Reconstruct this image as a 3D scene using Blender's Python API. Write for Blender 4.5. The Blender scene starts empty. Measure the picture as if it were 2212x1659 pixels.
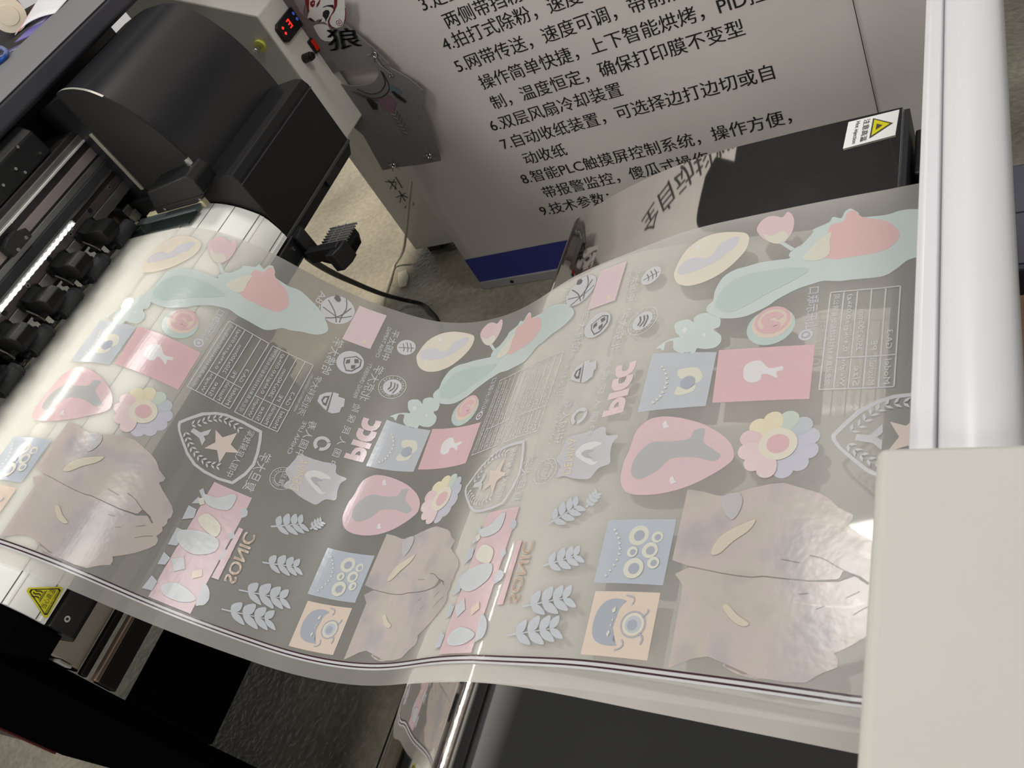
import bpy, bmesh, math, random
import numpy as np
from mathutils import Matrix, Vector
random.seed(7)
S = bpy.context.scene
COL = S.collection

# ------------------------------------------------------------------ camera, light, exposure
cd = bpy.data.cameras.new('camera'); cam = bpy.data.objects.new('camera', cd); COL.objects.link(cam)
cd.sensor_width = 36.0; cd.lens = 30.566; cd.clip_start = .02
R3 = Matrix(((.84423097, .0700371, .53138392), (.28587739, .77978692, -.55696183), (-.45337422, .62211507, .63829825)))
cam.matrix_world = Matrix.Translation((0, 0, 1.45)) @ R3.to_4x4()
cd.dof.use_dof = True; cd.dof.focus_distance = 1.25; cd.dof.aperture_fstop = 16
S.camera = cam
S.view_settings.view_transform = 'Standard'; S.view_settings.look = 'None'
S.view_settings.gamma = 1; S.view_settings.use_curve_mapping = False
S.view_settings.exposure = 0.14
S.cycles.use_denoising = True
S.cycles.max_bounces = 10; S.cycles.transparent_max_bounces = 12
S.cycles.sample_clamp_indirect = 6

W = bpy.data.worlds.new('hall'); S.world = W; W.use_nodes = True
# exhibition hall: dark ceiling above, bright horizon added to light upright faces
wn = W.node_tree; wt = wn.nodes.new('ShaderNodeTexCoord'); ws = wn.nodes.new('ShaderNodeSeparateXYZ'); wr = wn.nodes.new('ShaderNodeValToRGB')
wn.links.new(wt.outputs['Generated'], ws.inputs[0]); wn.links.new(ws.outputs['Z'], wr.inputs[0]); wn.links.new(wr.outputs[0], wn.nodes['Background'].inputs[0])
wr.color_ramp.elements[0].position = .30; wr.color_ramp.elements[0].color = (.46, .45, .43, 1)
wr.color_ramp.elements[1].position = .58; wr.color_ramp.elements[1].color = (.035, .035, .036, 1)

def area(name, loc, target, size, size_y, power, col=(1, .97, .93)):
    l = bpy.data.lights.new(name, 'AREA'); l.shape = 'RECTANGLE'; l.size = size; l.size_y = size_y
    l.energy = power; l.color = col
    o = bpy.data.objects.new(name, l); COL.objects.link(o); o.location = loc
    o.rotation_euler = (Vector(target) - Vector(loc)).to_track_quat('-Z', 'Y').to_euler()
    return o
area('hall_light_key', (-.80, 1.62, 3.3), (-.5, .6, .8), .5, .5, 20)
area('fill_light_mid', (-1.3, -.5, 3.2), (-.8, .6, .8), .6, .6, 24)  # added fill lamp, evens the banner against the end cover
area('fill_light_front', (-.4, -3.2, 2.7), (-.8, 1.5, .6), 2.0, 1.0, 34)  # added soft fill from behind the camera, lifts banner and cabinet
area('fill_light_right', (.7, 1.0, 3.0), (-1.2, 1.3, .7), .5, .5, 12)  # added lamp to brighten the right-facing cabinet faces
area('hall_light_left', (-3.0, -.6, 3.3), (-1.2, 1.4, .6), .5, .5, 18)
sp = bpy.data.lights.new('hall_spot', 'SPOT'); sp.energy = 420; sp.spot_size = math.radians(27); sp.spot_blend = .12
sp.shadow_soft_size = .05; sp.color = (1, .9, .76)
so = bpy.data.objects.new('hall_spot', sp); COL.objects.link(so); so.location = (-2.9, 2.2, 3.4)
so.rotation_euler = (Vector((-2.62, 1.95, 0)) - so.location).to_track_quat('-Z', 'Y').to_euler()

# ------------------------------------------------------------------ helpers
def lin(c):
    return tuple(((x / 255) / 12.92 if x / 255 <= .04045 else ((x / 255 + .055) / 1.055) ** 2.4) for x in c) + (1,)
MATS = {}
def mat(name, col, rough=.5, metal=0.0, spec=.5, noise=0.0, nscale=40.0, bump=0.0, bscale=200.0, emit=None, estr=0.0):
    if name in MATS: return MATS[name]
    m = bpy.data.materials.new(name); m.use_nodes = True; nt = m.node_tree; b = nt.nodes['Principled BSDF']
    b.inputs['Base Color'].default_value = lin(col); b.inputs['Roughness'].default_value = rough
    b.inputs['Metallic'].default_value = metal; b.inputs['Specular IOR Level'].default_value = spec
    tc = None
    if noise or bump:
        tc = nt.nodes.new('ShaderNodeTexCoord')
    if noise:
        n = nt.nodes.new('ShaderNodeTexNoise'); n.inputs['Scale'].default_value = nscale; n.inputs['Detail'].default_value = 5
        nt.links.new(tc.outputs['Object'], n.inputs['Vector'])
        r = nt.nodes.new('ShaderNodeMapRange'); r.inputs[1].default_value = .3; r.inputs[2].default_value = .7
        r.inputs[3].default_value = 1 - noise; r.inputs[4].default_value = 1 + noise
        nt.links.new(n.outputs['Fac'], r.inputs[0])
        mx = nt.nodes.new('ShaderNodeVectorMath'); mx.operation = 'SCALE'; mx.inputs[0].default_value = lin(col)[:3]
        nt.links.new(r.outputs[0], mx.inputs['Scale']); nt.links.new(mx.outputs[0], b.inputs['Base Color'])
    if bump:
        n2 = nt.nodes.new('ShaderNodeTexNoise'); n2.inputs['Scale'].default_value = bscale; n2.inputs['Detail'].default_value = 6
        nt.links.new(tc.outputs['Object'], n2.inputs['Vector'])
        bp = nt.nodes.new('ShaderNodeBump'); bp.inputs['Strength'].default_value = bump; bp.inputs['Distance'].default_value = .01
        nt.links.new(n2.outputs['Fac'], bp.inputs['Height']); nt.links.new(bp.outputs[0], b.inputs['Normal'])
    if emit:
        b.inputs['Emission Color'].default_value = lin(emit); b.inputs['Emission Strength'].default_value = estr
    MATS[name] = m
    return m

def empty(name, loc=(0, 0, 0)):
    o = bpy.data.objects.new(name, None); COL.objects.link(o); o.location = loc; o.empty_display_size = .05
    return o
def tag(o, label=None, cat=None, group=None, kind=None):
    if label: o['label'] = label
    if cat: o['category'] = cat
    if group: o['group'] = group
    if kind: o['kind'] = kind
    return o
class MB:
    def __init__(s): s.bm = bmesh.new()
    def face(s, pts, mi=0):
        f = s.bm.faces.new([s.bm.verts.new(p) for p in pts]); f.material_index = mi; return f
    def box(s, a, b, mi=0):
        (x0, y0, z0), (x1, y1, z1) = a, b
        v = [s.bm.verts.new(p) for p in ((x0,y0,z0),(x1,y0,z0),(x1,y1,z0),(x0,y1,z0),(x0,y0,z1),(x1,y0,z1),(x1,y1,z1),(x0,y1,z1))]
        for q in ((3,2,1,0),(4,5,6,7),(0,1,5,4),(1,2,6,5),(2,3,7,6),(3,0,4,7)):
            s.bm.faces.new([v[i] for i in q]).material_index = mi
        return s
    def prism(s, poly, axis, lo, hi, mi=0):
        # poly: 2D points; axis 'y': (x,z) extruded along y; 'x': (y,z); 'z': (x,y)
        def p3(p, t):
            return {'y': (p[0], t, p[1]), 'x': (t, p[0], p[1]), 'z': (p[0], p[1], t)}[axis]
        A = [s.bm.verts.new(p3(p, lo)) for p in poly]; B = [s.bm.verts.new(p3(p, hi)) for p in poly]
        n = len(poly); fs = [s.bm.faces.new(A), s.bm.faces.new(B[::-1])]
        for i in range(n):
            fs.append(s.bm.faces.new((A[i], B[i], B[(i+1) % n], A[(i+1) % n])))
        for f in fs: f.material_index = mi
        return s
    def cyl(s, p0, p1, r, n=20, mi=0, r2=None, cap=True):
        p0, p1 = Vector(p0), Vector(p1); d = (p1 - p0).normalized()
        u = d.orthogonal().normalized(); w = d.cross(u); r2 = r if r2 is None else r2
        ring = lambda c, rr: [s.bm.verts.new(c + (u * math.cos(2*math.pi*k/n) + w * math.sin(2*math.pi*k/n)) * rr) for k in range(n)]
        A, B = ring(p0, r), ring(p1, r2)
        for i in range(n): s.bm.faces.new((A[i], A[(i+1) % n], B[(i+1) % n], B[i])).material_index = mi
        if cap:
            s.bm.faces.new(A[::-1]).material_index = mi; s.bm.faces.new(B).material_index = mi
        return s
    def tube(s, pts, r, n=10, mi=0, closed=False):
        pts = [Vector(p) for p in pts]; N = len(pts); rings = []; u = None
        for i, p in enumerate(pts):
            a = pts[i-1] if (i > 0 or closed) else p; b = pts[(i+1) % N] if (i < N-1 or closed) else p
            d = (b - a).normalized()
            u = d.orthogonal().normalized() if u is None else (u - d * u.dot(d)).normalized()
            w = d.cross(u)
            rings.append([s.bm.verts.new(p + (u * math.cos(2*math.pi*k/n) + w * math.sin(2*math.pi*k/n)) * r) for k in range(n)])
        for i in range(N if closed else N-1):
            A, B = rings[i], rings[(i+1) % N]
            for k in range(n): s.bm.faces.new((A[k], A[(k+1) % n], B[(k+1) % n], B[k])).material_index = mi
        if not closed:
            s.bm.faces.new(rings[0][::-1]); s.bm.faces.new(rings[-1])
        return s
    def ring(s, c, nrm, R, r, n=20, m=8, mi=0):
        c, d = Vector(c), Vector(nrm).normalized(); u = d.orthogonal().normalized(); w = d.cross(u)
        return s.tube([c + (u * math.cos(2*math.pi*k/n) + w * math.sin(2*math.pi*k/n)) * R for k in range(n)], r, m, mi, True)
    def build(s, name, mats, parent=None, bevel=0.0, smooth=False, seg=2):
        bmesh.ops.recalc_face_normals(s.bm, faces=s.bm.faces)
        me = bpy.data.meshes.new(name); s.bm.to_mesh(me); s.bm.free()
        o = bpy.data.objects.new(name, me); COL.objects.link(o)
        for m in (mats if isinstance(mats, (list, tuple)) else [mats]): me.materials.append(m)
        if parent is not None:
            o.parent = parent; o.matrix_parent_inverse = Matrix.Translation(-parent.matrix_basis.translation)
        if bevel:
            md = o.modifiers.new('bevel', 'BEVEL'); md.width = bevel; md.segments = seg; md.limit_method = 'ANGLE'
            md.angle_limit = math.radians(35); md.harden_normals = False
        if smooth:
            for p in me.polygons: p.use_smooth = True
            bev = 40
            try: me.set_sharp_from_angle(angle=math.radians(bev))
            except Exception: pass
        return o
def catmull(P, n=8):
    P = [np.array(p, float) for p in P]; out = []
    for i in range(len(P)-1):
        a = P[max(i-1, 0)]; b = P[i]; c = P[i+1]; d = P[min(i+2, len(P)-1)]
        for k in range(n):
            t = k / n
            out.append(.5*((2*b)+(-a+c)*t+(2*a-5*b+4*c-d)*t*t+(-a+3*b-3*c+d)*t**3))
    out.append(P[-1]); return [tuple(x) for x in out]
_TXT = {}
def text2d(txt, bold=0.0):
    # lettering as flat triangles: (verts 2D, faces)
    if (txt, bold) in _TXT: return _TXT[(txt, bold)]
    c = bpy.data.curves.new('lettering', 'FONT'); c.body = txt; c.size = 1; c.resolution_u = 3; c.offset = bold
    o = bpy.data.objects.new('lettering', c); COL.objects.link(o)
    me = bpy.data.meshes.new_from_object(o.evaluated_get(bpy.context.evaluated_depsgraph_get()))
    v = np.array([(q.co.x, q.co.y) for q in me.vertices]); f = [tuple(p.vertices) for p in me.polygons]
    bpy.data.objects.remove(o); bpy.data.curves.remove(c); bpy.data.meshes.remove(me)
    _TXT[(txt, bold)] = (v, f); return v, f
def lettering(mb, txt, fn, mi=0, bold=0.0, w=None, h=None, fit=False):
    # bold > 0: struck twice, a little to the side
    # fn maps 2D (x right, y up, unit em or fitted box) to 3D
    v, f = text2d(txt)
    if bold:
        n = len(v); v = np.vstack([v - (bold/2, 0), v + (bold/2, 0)]); f = f + [tuple(i + n for i in q) for q in f]
    if fit:
        x0, x1 = v[:, 0].min(), v[:, 0].max(); y0, y1 = v[:, 1].min(), v[:, 1].max()
        v = (v - (x0, y0)) / ((x1-x0), (y1-y0)) * (w, h)
    V = [mb.bm.verts.new(fn(*p)) for p in v]
    for q in f:
        try: mb.bm.faces.new([V[i] for i in q]).material_index = mi
        except ValueError: pass

# ------------------------------------------------------------------ common materials
black = mat('black plastic', (20, 20, 22), .45, spec=.4)
blackm = mat('matte black metal', (17, 17, 19), .55, spec=.35, bump=.03, bscale=900)
charcoal = mat('charcoal powder coat', (58, 58, 64), .5, spec=.4, bump=.03, bscale=900)
grey = mat('grey powder coat', (120, 120, 122), .55, spec=.35, bump=.03, bscale=900)
silver = mat('brushed aluminium', (150, 150, 146), .32, .85, noise=.08, nscale=25)
steel = mat('bright steel', (205, 205, 200), .2, 1.0)
brown = mat('anodised brown strip', (92, 82, 82), .4, .5)
white = mat('white anodised aluminium', (236, 236, 230), .35, spec=.5)
white_paint = mat('white paint', (226, 224, 220), .45, spec=.4, noise=.02, nscale=6)
rubber = mat('dark rubber', (46, 47, 50), .6, spec=.3)
darkline = mat('dark seam', (60, 60, 60), .6)
ink_black = mat('black ink', (28, 28, 30), .6)
yellow_sign = mat('yellow warning film', (214, 206, 22), .4)
PRINTS=[
('printed_hands',[('P','skin',[(2390,4554),(2560,4528),(2683,4488),(2769,4476),(2904,4513),(3044,4565),(3207,4605),(3340,4616),(3471,4573),(3660,4510),(3753,4453),(3829,4370),(3960,4299),(3960,4256),(3921,4201),(4004,4133),(4122,4057),(4220,3989),(4277,3917),(4291,3840),(4263,3793),(4285,3738),(4264,3678),(4201,3655),(4114,3678),(4059,3724),(3915,3767),(3910,3748),(3893,3698),(3870,3686),(3662,3660),(3468,3664),(3256,3675),(3162,3659),(3010,3667),(2866,3684),(2696,3711),(2557,3732),(2380,3784)]),('P','skin',[(2565,3720),(2703,3700),(2873,3672),(3017,3655),(3169,3647),(3264,3662),(3475,3652),(3669,3647),(3886,3662),(4013,3725),(4113,3652),(4129,3677),(4256,3666),(4283,3622),(4266,3565),(4246,3531),(4295,3490),(4299,3420),(4241,3336),(4128,3219),(3996,3117),(3900,3056),(3934,3010),(3933,2948),(3824,2889),(3707,2797),(3550,2778),(3408,2783),(3272,2776),(3149,2792),(3018,2845),(3372,2768),(3237,2777),(3028,2870),(2887,2908),(2764,2879),(2549,2768),(2536,3537),(2436,3646)]),('L','line',6,[(3637,3890),(3757,3862),(3898,3783),(4056,3723)]),('L','line',4,[(3731,3407),(3798,3443)]),('L','line',4,[(4020,3388),(4103,3453),(4206,3508)]),('L','line',4,[(3398,3839),(3559,3816)]),('L','line',4,[(3957,3529),(4055,3594)]),('L','line',4,[(3576,3525),(3662,3542)]),('S','skin_yellow',[(2753,3867),(2793,4002),(2886,4100),(3093,4215),(3121,4193),(3068,4100),(2948,3996),(2831,3863)]),('S','skin_yellow',[(2951,3350),(2990,3382),(3087,3295),(3197,3231),(3159,3199),(3058,3235)]),('S','skin_gray',[(2765,4456),(2908,4506),(2971,4425),(2955,4294),(2894,4216),(2801,4319)])]),
('printed_flower',[('F',3230,5050,396)]),
('printed_shield',[('R','silver',[(3724,5077),(3712,5136),(3820,5284),(3925,5411),(4083,5513),(4231,5565),(4496,5578),(4797,5556),(4849,5426),(4912,5215),(4941,5014),(4901,4826),(4797,4621),(4589,4592),(4363,4601),(4197,4637),(4034,4737),(3881,4885),(3776,4998)],[(3765,5078),(3754,5120),(3855,5255),(3962,5376),(4102,5475),(4243,5522),(4498,5534),(4771,5509),(4811,5407),(4869,5205),(4898,5019),(4861,4849),(4768,4659),(4578,4632),(4364,4643),(4210,4676),(4052,4772),(3906,4909),(3809,5005)]),('P','star',[(4212,5261),(4349,5205),(4498,5367),(4498,5159),(4663,5093),(4495,5021),(4490,4829),(4372,4991),(4205,4936),(4296,5089)]),('P','silver',[(3924,5070),(3937,5140),(4050,5123),(4155,5242),(4158,5143),(4113,5096),(4159,5057),(4157,4957),(4077,5037)]),('P','silver',[(3886,5172),(3918,5151),(3967,5161),(3927,5183)]),('P','silver',[(3886,5172),(3906,5202),(3899,5259),(3877,5220)]),('P','silver',[(3945,5220),(3977,5198),(4027,5208),(3987,5231)]),('P','silver',[(3945,5220),(3966,5250),(3958,5307),(3937,5268)]),('P','silver',[(3996,5278),(4031,5264),(4077,5287),(4034,5299)]),('P','silver',[(3996,5278),(4010,5314),(3992,5369),(3979,5324)]),('P','silver',[(4044,5341),(4079,5327),(4125,5349),(4082,5362)]),('P','silver',[(4044,5341),(4058,5377),(4040,5432),(4027,5387)]),('P','silver',[(4103,5392),(4135,5371),(4185,5381),(4144,5404)]),('P','silver',[(4103,5392),(4123,5424),(4116,5482),(4094,5441)]),('P','silver',[(4164,5440),(4189,5408),(4241,5399),(4208,5435)]),('P','silver',[(4164,5440),(4194,5461),(4204,5517),(4170,5488)]),('P','silver',[(4240,5454),(4262,5420),(4314,5405),(4284,5444)]),('P','silver',[(4240,5454),(4272,5472),(4288,5526),(4251,5501)]),('P','silver',[(4317,5463),(4331,5424),(4378,5395),(4358,5441)]),('P','silver',[(4317,5463),(4353,5471),(4381,5517),(4339,5504)]),('P','silver',[(4396,5454),(4410,5415),(4457,5386),(4437,5432)]),('P','silver',[(4396,5454),(4432,5461),(4460,5508),(4418,5495)]),('P','silver',[(4474,5437),(4479,5396),(4520,5355),(4510,5404)]),('P','silver',[(4474,5437),(4511,5434),(4549,5470),(4505,5470)]),('P','silver',[(3871,5024),(3861,4988),(3883,4936),(3892,4981)]),('P','silver',[(3871,5024),(3904,5005),(3952,5017),(3911,5037)]),('P','silver',[(3928,4966),(3917,4930),(3939,4878),(3948,4923)]),('P','silver',[(3928,4966),(3960,4947),(4008,4960),(3968,4979)]),('P','silver',[(3985,4910),(3980,4872),(4009,4825),(4011,4871)]),('P','silver',[(3985,4910),(4019,4897),(4064,4918),(4022,4930)]),('P','silver',[(4048,4863),(4043,4825),(4072,4778),(4075,4824)]),('P','silver',[(4048,4863),(4082,4850),(4127,4871),(4085,4883)]),('P','silver',[(4112,4819),(4117,4780),(4155,4741),(4146,4787)]),('P','silver',[(4112,4819),(4148,4815),(4186,4848),(4143,4849)]),('P','silver',[(4183,4789),(4187,4751),(4225,4711),(4217,4757)]),('P','silver',[(4183,4789),(4219,4785),(4257,4818),(4214,4819)]),('P','silver',[(4255,4766),(4265,4729),(4309,4697),(4293,4741)]),('P','silver',[(4255,4766),(4290,4769),(4321,4810),(4279,4802)]),('P','silver',[(4328,4750),(4339,4713),(4382,4681),(4367,4725)]),('P','silver',[(4328,4750),(4364,4753),(4395,4793),(4353,4786)]),('P','silver',[(4400,4757),(4422,4724),(4473,4710),(4444,4747)]),('P','silver',[(4400,4757),(4432,4773),(4447,4824),(4411,4801)]),('P','silver',[(4473,4769),(4494,4736),(4545,4722),(4516,4759)]),('P','silver',[(4473,4769),(4504,4785),(4519,4836),(4483,4813)]),('T','silver','中国人民解放军',4641,4701,4615,5484,104)]),
('printed_calligraphy',[('T','silver','复旦大学',4938,4614,4937,5260,167),('R','silver',(5380,4982,179),(5380,4982,170)),('R','silver',(5380,4982,113),(5380,4982,104)),('T','silver','复旦',5357,4882,5346,5078,81),('A','silver',5380,4982,139,'FUDAN UNIVERSITY 1905')]),
('printed_life_logo',[('T','silver','CHINA LIFE',5265,5378,5263,5965,62),('T','silver','中国人寿',5382,5374,5346,6021,126),('R2','silver',(5671,5715,127),(5671,5715,73))]),
('printed_insurance_logo',[('T','silver','中 国 人 民 保 险',5889,5381,5837,6556,118),('P','pink',[(6058,5613),(6061,5704),(6138,5698),(6138,5760),(6163,5824),(6226,5859),(6293,5854),(6350,5812),(6367,5756),(6363,5624),(6279,5720),(6266,5772),(6247,5793),(6214,5763),(6201,5716),(6276,5720),(6361,5623)]),('P','pink',[(6074,5953),(6371,5961),(6371,5861),(6072,5857)]),('P','pink',[(6074,6164),(6167,6162),(6165,6108),(6182,6077),(6220,6064),(6265,6081),(6278,6130),(6275,6171),(6372,6169),(6376,6083),(6347,6009),(6284,5971),(6210,5960),(6137,5980),(6091,6023),(6074,6077)]),('P','pink',[(6072,6361),(6166,6363),(6165,6305),(6183,6265),(6224,6245),(6265,6258),(6277,6310),(6268,6365),(6368,6374),(6370,6277),(6345,6209),(6282,6168),(6208,6156),(6136,6174),(6093,6219),(6073,6288)])]),
('printed_medical_logo',[('T','silver','HEBEI MEDICAL UNIVERSITY',5057,6061,5035,6770,37),('T','silver','河北医科大学',5126,6036,5111,6783,113),('P','silver',[(5317,6360),(5299,6471),(5372,6558),(5455,6602),(5499,6263),(5411,6307)]),('P','silver',[(5472,6609),(5562,6612),(5570,6567),(5682,6566),(5720,6427),(5690,6402),(5699,6311),(5605,6249),(5533,6254)]),('P','dark',[(5359,6403),(5366,6478),(5447,6526),(5469,6333),(5414,6344)]),('P','silver',[(5386,6410),(5400,6469),(5429,6482),(5439,6379),(5410,6378)])]),
('printed_university_logo',[('T','silver','PEKING UNIVERSITY',5772,6646,5763,7329,66),('T','silver','北京大学',5866,6637,5884,7338,158),('R','silver',(6285,7024,224),(6285,7024,213)),('C','silver',6285,7024,148),('A','silver',6285,7024,181,'PEKING UNIVERSITY 1898'),('L','dark',16,[(6233,6956),(6258,7026),(6232,7106)]),('L','dark',16,[(6270,6930),(6317,7012),(6293,7106)]),('L','dark',16,[(6331,6907),(6364,7026),(6342,7098)])]),
('printed_crest',[('T','silver','哈佛大学',5135,6861,5099,7560,165),('C','silver',5494,7222,216),('P','dark',[(5400,7164),(5372,7264),(5539,7373),(5646,7338),(5674,7204),(5585,7069),(5490,7044)]),('P','silver',[(5416,7171),(5395,7259),(5542,7351),(5630,7325),(5650,7210),(5571,7089),(5493,7068)]),('P','dark',[(5422,7238),(5472,7277),(5496,7207),(5439,7165)]),('P','dark',[(5528,7303),(5589,7329),(5624,7263),(5563,7230)]),('P','dark',[(5528,7173),(5592,7211),(5602,7141),(5554,7111)])]),
('printed_ball_logo',[('T','silver','CBA',4544,7876,4533,8273,111),('C','silver',4924,8065,275),('L','dark',14,[(4691,8000),(4860,7959),(5007,7937),(5174,8060)]),('L','dark',14,[(4713,8171),(4846,8056),(4927,7962),(4998,7829)]),('L','dark',14,[(4963,8334),(5035,8161),(5028,7983),(5043,7852)]),('L','dark',14,[(4808,7826),(4918,7888),(5011,7991),(5103,8198)]),('P','dark',[(4776,8333),(4840,8328),(4890,8275),(4886,8219),(4840,8211),(4778,8245)])]),
('printed_red_square',[('P','flag',[(5206,8316),(5683,8320),(5687,7586),(5206,7581)]),('P','yellow',[(5547,7735),(5560,7700),(5591,7698),(5569,7677),(5580,7641),(5553,7662),(5529,7643),(5535,7678),(5509,7701),(5539,7701)])]),
('printed_taiping_logo',[('T','silver','CHINA TAIPING',5814,7480,5788,8110,63),('T','silver','中国太平',5910,7473,5885,8092,127),('C','silver',6218,7824,154),('L','dark',10,[(6099,7783),(6347,7846)]),('L','dark',10,[(6199,7734),(6188,7797),(6138,7881)]),('L','dark',10,[(6265,7739),(6249,7817),(6190,7916)]),('L','dark',10,[(6321,7755),(6302,7833),(6251,7919)])]),
('printed_table',[('L','silver',11,[(3556,5676),(3562,6968)]),('L','silver',11,[(3692,5672),(3699,6961)]),('L','silver',11,[(3827,5668),(3835,6955)]),('L','silver',11,[(3963,5664),(3972,6949)]),('L','silver',11,[(4098,5660),(4108,6943)]),('L','silver',11,[(4233,5656),(4244,6936)]),('L','silver',11,[(3556,5676),(4233,5656)]),('L','silver',11,[(3562,6968),(4244,6936)]),('L','silver',11,[(3694,6059),(4237,6040)]),('T','silver','河北尚真新材料科技股份有限公司',3597,5714,3603,6927,61),('T','silver','Weight',3733,5703,3734,6038,56),('T','silver','0.49kg(±0.05kg)',3735,6135,3739,6908,54),('T','silver','Size',3868,5699,3870,5941,57),('T','silver','250x300mm',3871,6130,3874,6674,54),('T','silver','Materials',4003,5695,4006,6029,57),('T','silver','PE',4007,6125,4007,6246,53),('T','silver','Model',4139,5691,4141,5992,57),('T','silver','GA-3',4142,6121,4144,6361,54)]),
('printed_table',[('L','silver',11,[(4314,5644),(4313,6931)]),('L','silver',11,[(4451,5643),(4451,6929)]),('L','silver',11,[(4588,5641),(4589,6927)]),('L','silver',11,[(4725,5639),(4726,6925)]),('L','silver',11,[(4862,5637),(4864,6923)]),('L','silver',11,[(4999,5636),(5002,6921)]),('L','silver',11,[(4314,5644),(4999,5636)]),('L','silver',11,[(4313,6931),(5002,6921)]),('L','silver',11,[(4451,6029),(5000,6021)]),('T','silver','河北尚真新材料科技股份有限公司',4355,5683,4355,6892,62),('T','silver','Weight',4492,5674,4492,6009,57),('T','silver','0.6kg(±0.05kg)',4492,6105,4492,6877,57),('T','silver','Size',4629,5673,4629,5914,58),('T','silver','280x340mm',4629,6103,4630,6647,58),('T','silver','Materials',4766,5671,4767,6005,58),('T','silver','PE',4767,6102,4767,6222,57),('T','silver','Model',4903,5669,4904,5971,58),('T','silver','GA-3',4904,6100,4904,6341,57)]),
('printed_company_logo',[('T','navy','山乐示联口',3338,6477,3322,7089,120),('R','navy',(3357,6409,74),(3357,6409,49)),('C','navy',3357,6409,27)]),
('printed_pink_square',[('P','pinkred',[(2424,6331),(3463,6268),(3473,5572),(2468,5609)]),('S','white',[(2755,5961),(2753,6052),(2807,6111),(2913,6121),(3024,6006),(3153,6016),(3168,5966),(3109,5948),(3124,5866),(3018,5928),(2957,5929),(2947,5858),(2863,5833),(2780,5881)])]),
('printed_eye_square',[('P','bluegray',[(1578,6426),(2402,6307),(2402,5572),(1581,5580)]),('S','cream',[(1999,6117),(2207,6112),(2297,5970),(2229,5892),(2158,5975),(2046,5979),(1986,6042)]),('S','cream',[(2020,5873),(2072,5845),(2152,5815),(2233,5870),(2221,5786),(2091,5747),(2003,5768),(2009,5831)]),('C','bluedark',2132,5917,87),('P','cream',[(1742,6216),(1789,6185),(1752,6169)]),('P','cream',[(1784,6163),(1830,6132),(1794,6116)]),('P','cream',[(1817,6101),(1863,6071),(1827,6054)]),('P','cream',[(1847,6029),(1892,6000),(1856,5983)]),('P','cream',[(1857,5961),(1902,5932),(1867,5915)]),('P','cream',[(1852,5896),(1897,5867),(1861,5851)]),('P','cream',[(1836,5832),(1881,5804),(1846,5788)]),('P','cream',[(1818,5781),(1863,5753),(1828,5736)]),('P','cream',[(1787,5742),(1832,5714),(1797,5697)]),('P','cream',[(1746,5705),(1792,5677),(1756,5660)])]),
('printed_red_pebble',[('S','rose',[(1604,5125),(1609,5226),(1640,5346),(1737,5441),(1809,5470),(1922,5478),(2038,5462),(2152,5436),(2276,5396),(2398,5347),(2512,5281),(2626,5206),(2722,5115),(2781,5028),(2807,4935),(2792,4871),(2751,4827),(2681,4766),(2594,4705),(2491,4641),(2369,4583),(2227,4535),(2078,4506),(1938,4497),(1808,4505),(1705,4539),(1643,4591),(1586,4691),(1570,4790),(1569,4948),(1589,5025)]),('S','leafdark',[(1697,4954),(1846,5139),(2086,5140),(2292,5167),(2327,5263),(2445,5275),(2456,5119),(2574,5019),(2669,4940),(2597,4878),(2388,4932),(2130,4924),(2015,4796),(1837,4691),(1707,4758)]),('S','white',[(1943,5383),(1973,5417),(2008,5356),(2041,5337),(2003,5320),(1972,5315)]),('S','white',[(2172,4678),(2200,4711),(2231,4658),(2261,4643),(2226,4625),(2198,4619)])]),
('printed_wolf_sticker',[('S','graypur',[(604,5427),(800,5435),(966,5446),(1149,5464),(1211,5334),(1388,5302),(1338,5205),(1341,5081),(1373,4934),(1230,4894),(1143,4776),(1014,4784),(862,4816),(724,4867),(603,4864),(602,4948),(626,5009),(514,5112),(539,5217),(565,5323)]),('S','white',[(796,5152),(879,5267),(1067,5275),(1175,5223),(1070,5189),(999,5117),(1132,4991),(1198,5001),(1122,4951),(957,5030)]),('S','graydark',[(899,5135),(956,5178),(1081,5156),(999,5117),(1091,5049),(992,5066)]),('T','orange','DEMIVA',694,4882,621,5390,127)]),
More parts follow.
